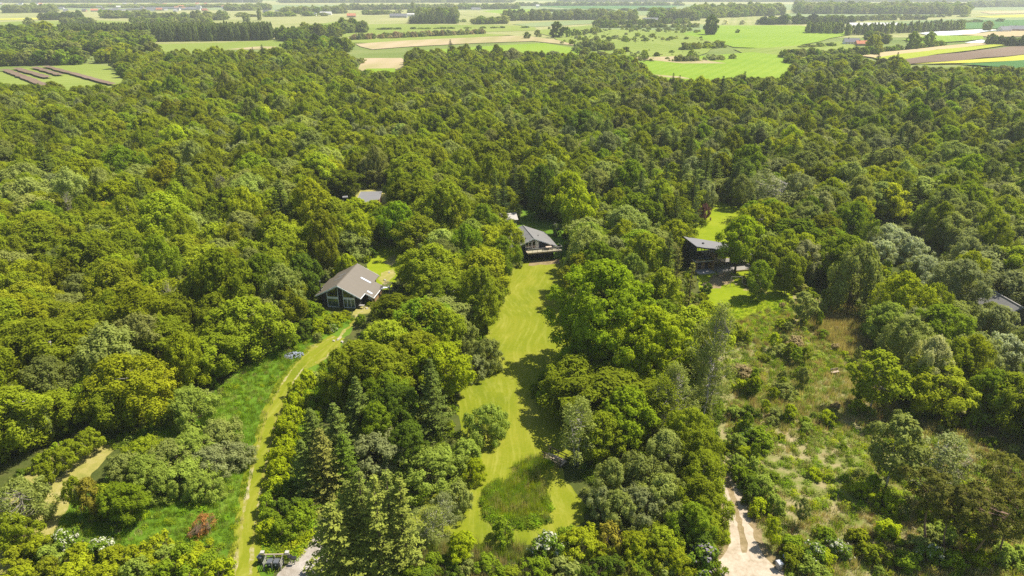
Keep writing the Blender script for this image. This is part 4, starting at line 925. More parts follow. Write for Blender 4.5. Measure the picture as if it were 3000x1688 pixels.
top('young', 2650, 1225, 11, 7.6, 'sage', label='single tree with dense round crown and bare stem on the rough meadow')
top('slender', 2785, 1270, 11, 8, 'grey', label='half-bare pale tree behind the pines at the lower right')
for px, pt, h, wd, lb in ((2765,1390,10.5,7,'forked pine, leftmost of the pines at the lower right'),(2815,1440,9,5,'slim pine just right of the forked pine'),(2905,1445,10,7,'broad brownish pine in the middle of the lower right pines'),(2975,1345,11,6,'tall pine at the right edge, farthest of the pines'),(2990,1450,9.5,6,'pine at the right edge, nearest of the pines')): top('pine', px, pt, h, wd, 'pine', label=lb)
for px, pt, h, wd, lb in ((2112,890,19,5,'tall bare-limbed tree left of the rough meadow'),(1985,1085,11,4,'bare-limbed tree below the thin spruce'),(2800,1300,10,6,'bare pale tree among the pines'),(480,820,12,5,'bare birch stems rising from the wood left of the gabled house'),(190,560,12,5,'bare birch stems in the wood toward the left edge'),(1120,1235,5.5,4,'small bare tree behind the grey twiggy shrub'),(1410,1225,4,3,'small bare tree beside the round fresh green shrub'),(25,1440,7,5,'bare yellowish tree at the lower left edge'),(640,500,12,5,'bare birch stems in the wood above the gabled house'),(280,960,11,5,'bare birch stems in the near left wood'),(1880,870,9,3,'bare grey tree against the huge sycamore')):
    top('snag', px, pt, h, wd, 'sage', label=lb, group='bare trees')
# left foreground
top('willow', 545, 1140, 6.0, 9, 'spring', label='round fresh green willow at the wood edge left of the driveway')
for px, pt, h, wd, tn in ((640,1235,4.6,8,'sage'),(560,1265,4.8,8,'spring'),(490,1300,4.6,8,'sage'),(620,1310,4.0,8,'grey'),(540,1350,4.2,7.5,'spring'),(460,1370,4.2,6.5,'spring'),(690,1300,3.0,5,'grey'),(410,1280,4.2,6,'olive'),(590,1380,3.6,6,'spring'),(350,1330,4.4,6,'sage'),(420,1330,4.5,7,'spring')):
    top('willow', px, pt, h, wd, tn, group='shrubs of the thicket left of the driveway')
top('maple', 348, 1420, 5.4, 6, 'olive', tint=(.2, .27, .014), label='dense dark lime shrub in front of the thicket'); top('young', 250, 1400, 6, 3.6, 'rustgreen'); top('willow', 300, 1415, 4.6, 5, 'olive')
top('young', 205, 1395, 6.0, 2.8, 'olive')
for px, pf, h in ((285,1322,4.2),(262,1340,4.4),(225,1370,4.6),(198,1392,4.4),(165,1412,5.2),(150,1430,4.0)): foot('young', px, pf, h, 3.0, 'olive', group='row of young trees along the mown path')
top('willow', 50, 1400, 6.3, 6.2, 'sage', label='grey-green willow by the left edge with bare twigs'); top('willow', 20, 1500, 5, 6, 'olive')
foot('dead', 595, 1562, 2.4, 3.2, 'rust', label='rust orange dead bush in the green meadow')
for px, py, tn in ((70,1650,'gold'),(120,1620,'yellow'),(170,1640,'spring'),(205,1610,'cream'),(240,1650,'yellow'),(300,1620,'cream'),(330,1655,'yellow'),(390,1650,'yellow'),(450,1660,'yellow'),(500,1640,'spring'),(545,1655,'green'),(590,1640,'yellow'),(620,1670,'green'),(140,1690,'gold'),(220,1700,'yellow'),(310,1700,'yellow'),(400,1700,'spring'),(480,1705,'green'),(560,1700,'green'),(640,1700,'lime'),(60,1710,'yellow'),(470,1625,'yellow'),(570,1675,'yellow')):
    foot('bush', px, py, 2.2 + .8 * random.random(), 3.8, tn, group='flowering hedge along the lower left')
# garden round the gabled house
for px, py, h, wd, tn in ((962,960,2.2,4,'olive'),(985,938,1.7,2.6,'yellow'),(1012,932,1.8,2.3,'yellow'),(940,955,2.2,3.6,'green'),(922,925,3.0,4.2,'green'),(900,940,4,5,'green'),(895,985,3.4,5,'deep'),(930,975,3,4,'lime'),(870,990,3.2,4.5,'green'),(908,890,3.6,4,'green'),(850,1020,2.6,4,'green'),(905,850,4.0,4,'lime'),(1000,940,1.5,3,'lime')): foot('bush', px, py, h, wd, tn)
foot('bush', 972, 972, 1.7, 2.2, 'cream', label='white flowering bush at the head of the garden path')
top('clear_maple', 1165, 590, 12.5, 8.5, 'lime', label='lime green tree with a clear trunk behind the gabled house', tint=(.25, .38, .016), var=1)
top('maple', 1040, 575, 8, 7, 'lime'); top('maple', 1095, 585, 7, 8, 'lime'); top('maple', 885, 740, 11, 9, 'deep', label='deep green tree left behind the gabled house'); top('willow', 1010, 740, 6, 6, 'lime')
top('maple', 1590, 480, 16, 9, 'deep', label='tall dark poplar-like tree behind the navy house'); top('maple', 1700, 540, 15, 12, 'lime'); top('maple', 1660, 500, 15, 11, 'lime')
top('birch', 1490, 650, 10.5, 7.5, 'yellow'); top('birch', 1470, 690, 10, 8, 'green'); top('maple', 1380, 640, 11, 9, 'spring'); top('maple', 1730, 650, 12, 9, 'spring'); top('birch', 1830, 640, 12, 8, 'yellow')
foot('bush', 1630, 690, 3.5, 3, 'lilac', label='purple flowering bush behind the navy house')
for px, pt, h, wd in ((1910,455,17,7),(1955,470,18,7),(2000,440,18,7),(1880,500,16,7),(1930,540,16,6.5),(1985,560,15,6.5),(2040,480,17,7),(1505,470,16,6),(1450,500,15,6),(1475,520,15,6),(1640,255,17,7),(1670,265,17,7),(1310,300,15,6),(1565,250,15,6),(2430,235,17,6),(2460,225,18,6),(2490,235,18,6),(2520,250,17,6),(2390,250,16,6),(2545,255,16,6),(2900,380,15,6),(2700,330,15,6),(2740,350,15,6),(2960,480,15,6),(2640,310,15,6),(2560,430,14,6),(400,520,15,7),(1860,420,16,6.5),(2060,420,16,6.5),(1780,330,15,6),(1480,400,15,6)):
    top('spruce', px, pt, h, wd, 'dark' if random.random() < .5 else 'spruce')

# ------------------------------------------------------------------ the wood
def near_any(xy, d):
    t = np.array([(q['x'], q['y'], q['w']) for q in TREES if q['h'] > 3.5])
    ok = np.ones(len(xy), bool)
    for a, b, wd in t: ok &= np.hypot(xy[:, 0] - a, xy[:, 1] - b) > d + wd * (.5 if wd > 12.5 else .33)
    return ok
fpoly = G([(a, min(b, 1500)) for a, b in FOREST])
xy = grid(fpoly, 6.0, .5, .07)
px, py = proj(xy[:, 0], xy[:, 1], 6.0); keep = (px > -330) & (px < 3330); xy = xy[keep]
n = len(xy); hh = (8.8 + 3.4 * rng.random(n)) * np.clip(1 + .16 * rng.normal(size=n), .6, 1.45); ww = (8.2 + 2.8 * rng.random(n)) * (.75 + .5 * rng.random(n))
ok = clear_of(xy, hh, ww / 2) & near_any(xy, 1.6); xy, hh, ww = xy[ok], hh[ok], ww[ok]; n = len(xy)
px, py = proj(xy[:, 0], xy[:, 1], hh * .7)
low = np.sin(xy[:, 0] * .035 + 1.3 * np.sin(xy[:, 1] * .021)) + np.sin(xy[:, 1] * .043 + xy[:, 0] * .017 + 2)
right = np.clip((px - 1250) / 900, 0, 1)
keys = ['olive', 'yellow', 'gold', 'sage', 'green', 'grey', 'spring', 'deep', 'lime']
p_l = np.array([.58, .09, .04, .15, .07, .02, .02, .01, .02]); p_r = np.array([.26, .10, .03, .27, .14, .09, .06, .03, .02])
cum_l, cum_r = np.cumsum(p_l), np.cumsum(p_r); u = np.clip(rng.random(n) * .8 + .1 * low / 2 + .1, 0, .999)
k = np.array([int(np.searchsorted(cum_l * (1 - r) + cum_r * r, v)) for r, v in zip(right, u)]).clip(0, len(keys) - 1)
lowb = np.sin(xy[:, 0] * .06 + 2 * np.sin(xy[:, 1] * .037)) * np.sin(xy[:, 1] * .052 + 1.7 * np.sin(xy[:, 0] * .041))
tint = np.array([T[q] for q in keys])[k] * np.clip(1 + .17 * rng.normal(size=(n, 1)) + .12 * lowb[:, None], .5, 1.45) * np.clip(1 + .03 * rng.normal(size=(n, 3)), .9, 1.1)
kd = np.where(rng.random(n) < .15, 'maple', 'birch'); big = (rng.random(n) < .09) & (kd == 'maple') | (rng.random(n) < .05); hh = np.where(big, hh * 1.25, hh); ww = np.where(big, ww * 1.25, ww); patch = (np.sin(xy[:, 0] * .031 + 2.2 * np.sin(xy[:, 1] * .017)) * np.sin(xy[:, 1] * .027 + 1.1) > .45) & ((py < 420) | (px > 2250)); kd = np.where(np.isin(k, [3, 5]) & (rng.random(n) < .12) | patch & (rng.random(n) < .35), 'willow', kd); pk = patch & (kd == 'willow'); tint[pk] = np.array(T['grey']) * (1 + .12 * rng.normal(size=(pk.sum(), 1)))
kd = np.where((rng.random(n) < .03 + .05 * right) & (py < 640), 'spruce', kd)
order = np.argsort(xy[:, 1]); inview = (px > -40) & (px < 3040)
single = set(); cnt = dict(birch=0, maple=0, willow=0, spruce=0)
have = {q: sum(1 for t in TREES if t['kind'] == q) for q in cnt}
cap = dict(birch=285, maple=60, willow=40, spruce=25)
for i in order:
    if inview[i] and py[i] < 1700 and cnt[kd[i]] + have[kd[i]] < cap[kd[i]] + (have[kd[i]] if kd[i] != 'birch' else 0): single.add(int(i)); cnt[kd[i]] += 1
for i in sorted(single, key=lambda i: xy[i, 1]):
    kk = str(kd[i]); f = dict(birch=1, maple=1.02, willow=.72, spruce=1.22)[kk]; fw = dict(birch=1, maple=1.15, willow=1.1, spruce=.85)[kk]
    tn = keys[k[i]] if kk != 'spruce' else 'spruce'
    plant(kk, xy[i], hh[i] * f, ww[i] * fw, tn, tint=tint[i] if kk != 'spruce' else T['spruce'])
rest = np.array([i for i in range(n) if i not in single])
for kk, nm, lb in (('birch', 'birch_wood', 'far part of the olive birch wood reaching to the fields'), ('maple', 'mixed_wood', 'broadleaf trees scattered through the far birch wood'), ('willow', 'willow_thicket', 'grey willows scattered through the far birch wood'), ('spruce', 'spruce_clumps', 'dark spruces scattered through the far birch wood')):
    q = rest[kd[rest] == kk]; f = dict(birch=1, maple=1.02, willow=.72, spruce=1.22)[kk]; fw = dict(birch=1, maple=1.15, willow=1.1, spruce=.85)[kk]
    sw_ = ww[q] * fw / WID[kk]; sh_ = hh[q] * f / HEI[kk]
    spread(nm, kk, xy[q], np.column_stack((sw_, sw_, sh_)), tint[q] if kk != 'spruce' else np.tile(T['dark'], (len(q), 1)), label=lb)
# undergrowth in the wood near the open places
ug = grid(fpoly, 3.4, .48, .1); ppx, ppy = proj(ug[:, 0], ug[:, 1], 1.0); ug = ug[(ppx > -200) & (ppx < 3200) & (ug[:, 1] < 260)]
s_u = .5 + .6 * rng.random(len(ug)); ok = clear_of(ug, 2.4 * s_u, 1.5 * s_u) ; ug, s_u = ug[ok], s_u[ok]
tt, _ = tints(['green', 'deep', 'sage', 'olive', 'lime'], [3, 2, 2, 2, 1], len(ug))
spread('undergrowth', 'bush', ug, s_u, tt, label='low green undergrowth between the tree trunks')

# ------------------------------------------------------------------ rough ground: bushes, grass, reeds
def zone(names): return [KEEP[q] for q in names]
OPENP = [KEEP['drive'], LAWN_PX, KEEP['gravel'], [(2090,1720),(2150,1600),(2135,1480),(2116,1390),(2138,1385),(2190,1480),(2240,1580),(2310,1720)], [(60,1600),(95,1500),(150,1415),(225,1340),(290,1300),(330,1310),(290,1370),(215,1450),(170,1530),(150,1590)], KEEP['houseA'], KEEP['houseB'], KEEP['houseC']]
def free(q, extra=0):
    a, b = proj(q[:, 0], q[:, 1], 0.0); ok = np.ones(len(q), bool)
    for p in OPENP: ok &= ~inpoly(a, b, p)
    return ok
SCRUB = G([(2130,960),(2290,880),(2500,900),(2620,1000),(2640,1130),(2800,1220),(3150,1280),(3200,1720),(2330,1720),(2250,1600),(2190,1480),(2130,1390),(2125,1150)])
bq = grid(SCRUB, 3.3, .6, .46); bq = bq[free(bq)]; a_, b_2 = proj(bq[:, 0], bq[:, 1], 1.0)
bench_clear = (np.abs(a_ - 2445) < 60) & (b_2 > 1050) & (b_2 < 1180); sunny = (a_ > 2150) & (a_ < 2270) & (b_2 < 1000); bq = bq[~bench_clear & ~sunny]
for q in bq:
    tn = random.choices(['green', 'olive', 'sage', 'lime', 'spring', 'deep', 'tan', 'cream'], [5, 4, 4, 6, 6, 1.5, 1.5, .4])[0]; h = random.choice([random.uniform(.7, 1.3), random.uniform(1.2, 2.6)])
    plant('bush', q, h, h * random.uniform(1.2, 2.0), tn, group='bushes scattered over the rough meadow')
for px_, py_, tn in ((2330,1655,'olive'),(2385,1640,'cream'),(2450,1625,'cream'),(2510,1600,'yellow'),(2560,1650,'olive'),(2640,1660,'green'),(2720,1640,'cream'),(2780,1660,'green'),(2850,1650,'lime'),(2930,1640,'spring'),(2990,1660,'spring'),(2320,1620,'green'),(2680,1620,'sage')): foot('bush', px_, py_, 2.3, 3.6, tn, group='bushes scattered over the rough meadow')
# bushes by the sandy track
for px_, py_ in ((2150,1380),(2170,1410),(2190,1440),(2205,1475),(2225,1510),(2180,1350),(2210,1395),(2240,1440),(2150,1320),(2265,1500),(2200,1300),(2170,1270),(2150,1220),(2190,1230)): foot('bush', px_, py_, 2.0 + random.random(), 3.2, random.choice(['green', 'lime', 'spring', 'deep']), group='bushes on the right of the sandy track')
# roadside hedge along the bottom
for i_ in range(26):
    px_ = 1040 + i_ * 42 + random.uniform(-12, 12)
    if px_ > 2110: continue
    foot('bush', px_, 1680 + random.uniform(-14, 20), random.uniform(1.5, 2.1), 3.2, random.choice(['deep', 'green', 'olive', 'green', 'sage']), group='roadside hedge along the bottom edge')
def cover(name, kind, poly, s, smin, smax, keys_, pr, label, mask=True, drop=.1, cond=None):
    q = grid(poly, s, .5, drop)
    if mask: q = q[free(q)]
    if cond is not None: q = q[cond(q)]
    tt, _ = tints(keys_, pr, len(q)); return spread(name, kind, q, smin + (smax - smin) * rng.random(len(q)), tt, label=label)
T['hay'] = (.44, .38, .17); T['grass'] = (.20, .29, .018); T['fresh'] = (.22, .34, .016)
cl = lambda f, s=.11, ph=0: (lambda q: (np.sin(q[:, 0] * s + ph + 1.7 * np.sin(q[:, 1] * s * .8)) + np.sin(q[:, 1] * s * 1.3 + ph * 2) + .8 * rng.normal(size=len(q))) > f)
cover('rough_grass', 'tuft', SCRUB, .75, .6, 1.25, ['hay', 'tan', 'grass', 'sage'], [4, 2, 3, 1], 'tall dry grass of the rough meadow', cond=cl(-.5))
cover('meadow_herbs', 'herb', SCRUB, 1.05, .4, 1.1, ['green', 'lime', 'spring', 'sage', 'fresh'], [3, 3, 3, 2, 3], 'low leafy herbs among the dry grass', cond=cl(.1, .11, 2))
cover('dead_brush', 'reed', SCRUB, 1.0, .35, .75, ['tan', 'straw', 'hay', 'copper'], [4, 2, 2, 1.2], 'tan dead brush lying over the rough meadow', cond=cl(.2, .16, 4))
for _ in range(30):
    q = np.array(random.choice([P(random.uniform(2150, 2340), random.uniform(960, 1300)), P(random.uniform(2200, 2700), random.uniform(1250, 1640)), P(random.uniform(2250, 2560), random.uniform(960, 1200))]))
    if free(q[None])[0] and not (abs(proj(q[0], q[1], 0)[0] - 2445) < 60 and 1050 < proj(q[0], q[1], 0)[1] < 1180): plant('young', q, random.uniform(2.2, 4.2), random.uniform(1.6, 2.6), random.choice(['lime', 'olive', 'green', 'sage']), group='saplings on the rough meadow')
cover('tall_lawn_grass', 'tuft', G([(2095,900),(2180,870),(2270,880),(2290,960),(2160,985)]), .7, .4, .7, ['fresh', 'grass', 'lime'], [3, 2, 2], 'tall grass at the near end of the modern house lawn', mask=False)
LEFTM = G([(60,1660),(95,1570),(300,1430),(430,1240),(600,1190),(650,1140),(720,1075),(850,1000),(930,1000),(860,1090),(800,1200),(765,1320),(735,1450),(700,1600),(680,1720),(60,1720)])
cover('meadow_grass', 'tuft', LEFTM, .8, .5, 1.05, ['grass', 'fresh', 'sage', 'hay'], [5, 4, 1.2, .8], 'lush green grass of the left meadow')
cover('meadow_herbs', 'herb', LEFTM, 1.5, .4, .9, ['fresh', 'green', 'lime', 'spring'], [3, 3, 2, 1], 'leafy nettles in the left meadow', cond=cl(0, .13, 1))
cover('verge_growth', 'herb', G([(800,1720),(775,1600),(790,1480),(820,1350),(850,1220),(900,1130),(960,1060),(985,1060),(960,1180),(900,1300),(900,1450),(930,1540),(905,1590),(870,1640),(800,1640),(790,1720)]), .85, .6, 1.2, ['lime', 'fresh', 'green'], [3, 3, 2], 'leafy green growth right of the driveway', mask=False)
cover('wood_edge_herbs', 'herb', G([(240,1330),(300,1255),(430,1205),(600,1170),(660,1120),(700,1130),(640,1200),(450,1270),(320,1320)]), 1.2, .6, 1.3, ['green', 'sage', 'spring', 'lime'], [3, 2, 2, 1], 'leafy wood edge left of the meadow')
POND = G([(1412,1480),(1420,1440),(1460,1415),(1505,1400),(1510,1370),(1545,1345),(1590,1335),(1620,1350),(1640,1368),(1600,1385),(1580,1400),(1600,1440),(1612,1480),(1600,1520),(1540,1540),(1470,1535),(1425,1515)])
cover('pond_reeds', 'reed', POND, .5, .45, .8, ['sage', 'lime', 'fresh', 'hay', 'spring'], [3, 2, 3, 1.6, 2], 'reeds and sedge filling the round pond in the lawn', mask=False, drop=.02)
cover('pond_rim', 'herb', G([(1408,1490),(1416,1436),(1450,1410),(1465,1425),(1430,1480),(1450,1520),(1540,1527),(1590,1505),(1598,1460),(1615,1480),(1605,1530),(1540,1550),(1465,1545),(1420,1525)]), .7, .7, 1.1, ['green', 'fresh', 'deep'], [3, 3, 1], 'leafy herbs round the rim of the reed pond', mask=False)
cover('roadside_reeds', 'reed', G([(1180,1720),(1190,1640),(1250,1600),(1380,1590),(1500,1600),(1640,1600),(1700,1610),(1900,1640),(2080,1640),(2090,1700),(2060,1720)]), .7, .55, .9, ['hay', 'tan', 'sage', 'green'], [3, 2, 3, 2], 'pale dry reeds along the bottom edge', mask=False)
cover('straw_grass', 'reed', G([(2370,960),(2400,900),(2480,905),(2560,930),(2560,1000),(2520,1050),(2470,1040),(2420,1000)]), .6, .6, 1.05, ['hay', 'tan', 'straw'], [3, 1, 1], 'straw-coloured tall grass below the sage willow', mask=False)
cover('track_side_grass', 'tuft', G([(2330,1730),(2260,1590),(2190,1470),(2140,1390),(2165,1390),(2230,1480),(2310,1600),(2400,1730)]), .6, .5, .9, ['fresh', 'grass', 'lime'], [3, 3, 1], 'bright grass along the right of the sandy track', mask=False)
cover('garden_herbs', 'herb', G([(850,1030),(880,960),(930,900),(960,915),(1040,935),(1010,960),(960,975),(900,1010)]), 1.1, .5, 1.0, ['lime', 'fresh', 'green'], [3, 3, 2], 'leafy garden growth in front of the gabled house', mask=False)
cover('garden_herbs', 'herb', G([(2150,990),(2160,960),(2260,930),(2290,890),(2310,960),(2230,1010)]), 1.2, .5, .9, ['fresh', 'lime', 'green'], [3, 3, 2], 'lush growth below the garden lawn of the modern house', mask=False)
# gaps under the near trees
cover('shade_herbs', 'herb', G([(800,1560),(900,1450),(960,1300),(1050,1100),(1180,1000),(1400,980),(1350,1100),(1340,1250),(1330,1400),(1200,1500),(1180,1600),(1060,1680),(1010,1600),(960,1500),(930,1540)]), 1.6, .7, 1.4, ['green', 'deep', 'sage'], [3, 2, 2], 'shaded leafy ground cover left of the lawn')
cover('shade_herbs', 'herb', G([(1720,1560),(1690,1330),(1700,1220),(1800,1150),(1850,1050),(2080,1000),(2120,1200),(2110,1400),(2120,1580),(2080,1660),(1720,1640)]), 1.6, .7, 1.5, ['green', 'deep', 'sage', 'olive'], [3, 2, 2, 1], 'shaded leafy ground cover right of the lawn')

# ------------------------------------------------------------------ far country: hedges, groves, plantation
def grove(name, label, x0, y0, x1, y1, depth, h, kind, keys_, s, wd=None, drop=.06, hv=.16, kindtag='stuff', cat=None):
    a, b = P(x0, y0), P(x1, y1); poly = [tuple(a), tuple(b), tuple(b * (1 + depth / b[1])), tuple(a * (1 + depth / a[1]))]
    q = grid(poly, s, .4, drop)
    if len(q) < 3:
        q = np.array([a + (b - a) * t for t in np.linspace(0, 1, max(2, int(np.linalg.norm(b - a) / s)))])
    n_ = len(q); f = h / HEI[kind] * np.clip(1 + hv * rng.normal(size=n_), .6, 1.5); fw = (wd or s * 1.5) / WID[kind] * np.clip(1 + .15 * rng.normal(size=n_), .7, 1.4)
    tt, _ = tints(keys_, [1] * len(keys_), n_)
    return spread(name, kind, q, np.column_stack((fw, fw, f)), tt, label=label, kindtag=kindtag, cat=cat)
grove('poplar_plantation', 'long dark block of planted poplars beyond the wood at the left', 182,127, 800,119, 95, 19, 'poplar', ['poplar'], 5.2, 5.6, .02, .05)
grove('poplar_plantation', 'paler young poplars left of the striped farm fields', 2362,100, 2465,101, 90, 13, 'poplar', ['poplar','spring'], 7, 6)
grove('tree_row', 'row of poplars running right from the pale barn', 2470,106, 2820,90, 30, 14, 'poplar', ['poplar','spring'], 8, 7)
for nm, lb, x0, y0, x1, y1, dp, h, kd_, ks, s in (
 ('copse','mixed copse left of the poplar plantation',-40,195,250,190,45,11,'fartree',['green','sage','deep','olive'],8),
 ('copse','copse of broad trees above the striped plot',-60,165,330,165,60,13,'fartree',['green','sage','deep','olive'],10),
 ('copse','copse at the left edge before the plantation',-60,140,440,138,110,13,'fartree',['green','sage','deep','olive'],10),
 ('copse','green copse touching the left end of the plantation',-60,122,180,123,120,14,'fartree',['green','deep','olive'],11),
 ('copse','wood belt below the green field at the left',300,188,470,176,30,12,'fartree',['olive','sage','green','yellow'],9),
 ('copse','wood belt above the reed clearing',840,165,1020,155,45,13,'fartree',['olive','deep','green'],9),
 ('copse','dark copse at the right end of the plantation',815,124,900,124,60,14,'fartree',['deep','green'],9),
 ('copse','copse right of the plantation',890,113,1000,111,50,15,'fartree',['olive','green'],10),
 ('copse','copse in the pasture left of the willow row',1000,98,1070,97,40,18,'fartree',['sage','green'],10),
 ('willow_row','row of tan willow bushes across the pasture',1030,119,1415,101,14,7,'farbush',['sage','tan','grey'],6),
 ('willow_row','grey willow bushes in the reed clearing',930,200,1060,190,30,6,'farbush',['grey','sage'],7),
 ('willow_row','pale willow thicket in the far wood',1000,268,1180,262,20,6,'farbush',['grey','silver'],5),
 ('hedge','dark hedge left of the farm with red roof',2280,172,2560,163,14,7,'farbush',['olive','green','sage'],6),
 ('hedge','hedge running from the yellow tree to the two tall trees',2560,158,2760,135,8,6,'farbush',['green','sage'],6),
 ('hedge','dark hedge at the right edge by the white plastic field',2890,133,3060,138,12,11,'fartree',['deep','green'],8),
 ('spruce_row','dark row of spruces in the middle pastures',1200,71,1335,70,60,15,'spruce',['dark','spruce'],9),
 ('copse','tall copse behind the spruce row',1230,62,1335,60,60,24,'fartree',['sage','green'],13),
 ('copse','long copse in the middle distance',1480,62,1770,58,45,18,'fartree',['sage','poplar'],12),
 ('copse','low copse left of the long copse',1390,72,1490,70,30,12,'fartree',['sage','green'],11),
 ('copse','round copse right of the long copse',1770,60,1860,58,60,17,'fartree',['sage','yellow','green'],14),
 ('hedge','hedge with blossom left of the big wood',1735,74,2020,70,16,9,'farbush',['deep','sage','green'],7),
 ('tree_row','tree line under the horizon at the middle',1000,30,1520,27,60,16,'fartree',['sage','green'],14),
 ('tree_row','thin tree line far right of the middle',1520,18,2000,17,40,14,'fartree',['sage','green'],18),
 ('big_wood','big wood on the rise at the right',1910,60,2040,62,120,20,'fartree',['sage','green'],15),
 ('big_wood','big rounded wood beyond the bright field',2020,56,2290,46,300,22,'fartree',['sage','green','olive'],17),
 ('big_wood','long wood under the horizon at the right',2330,42,2830,44,420,22,'fartree',['sage','green'],18),
 ('big_wood','wood at the right end of the horizon',2840,22,3100,20,300,18,'fartree',['sage','green'],20),
 ('copse','dark copse left of the poplar block',2235,73,2500,70,40,14,'fartree',['deep','green','dark'],12),
 ('hedge','loose hedge above the pale barn',2480,62,2710,58,16,9,'farbush',['deep','sage'],10),
 ('copse','trees beside the farm with red roof',2535,126,2600,130,40,11,'fartree',['green','deep','sage'],9),
 ('copse','wooded strip left of the middle farms',300,55,440,53,70,14,'fartree',['sage','green'],14),
 ('copse','wooded strip above the plantation',390,74,620,71,60,10,'farbush',['sage','green'],10),
 ('copse','trees standing behind the plantation',455,64,660,60,70,15,'fartree',['poplar','sage'],13),
 ('copse','wood left of the village',20,39,160,37,120,18,'fartree',['sage','green'],16),
 ('copse','copse in the far left pasture',125,60,245,58,40,14,'fartree',['sage','deep'],12),
 ('copse','low copse before the far left pasture',185,72,270,70,40,10,'fartree',['green','sage'],11),
 ('copse','trees right of the village',660,33,790,30,120,17,'fartree',['sage','green'],17),
 ('copse','trees round the middle farms',830,42,1010,40,110,16,'fartree',['sage','green'],15),
 ('hedge','thin hedge across the left pastures',0,90,110,88,6,5,'farbush',['green','sage'],9),
 ('hedge','hedge above the green field right of the plantation',900,103,1010,100,8,6,'farbush',['deep','sage'],8),
 ('hedge','ditch hedge through the middle pasture',1080,88,1560,82,4,3,'farbush',['deep','green'],10),
 ('hedge','hedge below the spruce row',1340,66,1480,60,6,6,'farbush',['green','sage'],9),
 ('hedge','hedge right of the big dark pasture tree',1680,108,1760,96,14,8,'farbush',['olive','sage','green'],8),
 ('hedge','hedge along the top of the scrubby field',1740,84,2040,82,10,7,'farbush',['green','sage','deep'],9),
 ('hedge','bushy hedge between scrub and bright field',2000,150,2130,138,16,7,'farbush',['olive','sage','lime'],7),
 ('hedge','low hedge in front of the bright field',1980,184,2160,176,10,5,'farbush',['sage','grey'],7),
 ('hedge','dense hedge left of the fresh green tree',2290,188,2520,190,14,8,'fartree',['olive','green','sage'],8),
 ('hedge','loose hedge from the farm to the left',2330,142,2470,136,8,4,'farbush',['green','sage'],8),
 ('hedge','hedge on the right horizon fields',2720,70,3050,62,6,6,'farbush',['sage','deep'],14),
 ('hedge','long hedge on the far right crop',2500,54,2840,50,8,6,'farbush',['sage','green'],14),
 ('tree_row','tree row above the village fields',700,50,1000,47,20,10,'fartree',['sage','green'],20),
 ('tree_row','tree row behind the middle barns',1060,44,1260,41,20,11,'fartree',['sage','green'],16),
 ('tree_row','scattered trees on the middle horizon fields',1560,36,1960,32,30,9,'fartree',['sage','deep'],26),
 ('copse','copse on the reed pasture edge',1690,150,1790,150,30,9,'farbush',['grey','sage','olive'],7),
 ('willow_row','grey willows beside the far edge of the wood',1420,176,1640,172,16,6,'farbush',['grey','sage','olive'],8),
 ('horizon_wood','far wood under the horizon at the left',-200,9,760,8,500,20,'fartree',['sage','deep'],26),
 ('horizon_wood','far wood under the horizon at the middle left',820,9,1500,8,300,18,'fartree',['sage','deep'],26),
 ('horizon_wood','far wood under the horizon at the right',1640,6,3200,6,500,18,'fartree',['sage','deep'],30),
 ('copse','trees between the village houses',150,24,700,22,260,9,'fartree',['sage','green'],48)):
    grove(nm, lb, x0, y0, x1, y1, dp, h, kd_, ks, s)
SC2 = G([(1640,128),(1720,82),(2010,84),(2090,104),(2130,140),(2060,170),(1980,190),(1820,192),(1700,168)])
q_ = grid(SC2, 10.5, .6, .3); q_ = q_[cl(.35, .022)(q_)]; tt, _ = tints(['sage', 'green', 'olive', 'grey', 'silver', 'lime'], [4, 4, 3, 2, 1, 1], len(q_))
spread('field_scrub', 'farbush', q_, .28 + .95 * rng.random(len(q_)) ** 2, tt, label='scattered bushes over the scrubby field beyond the wood')
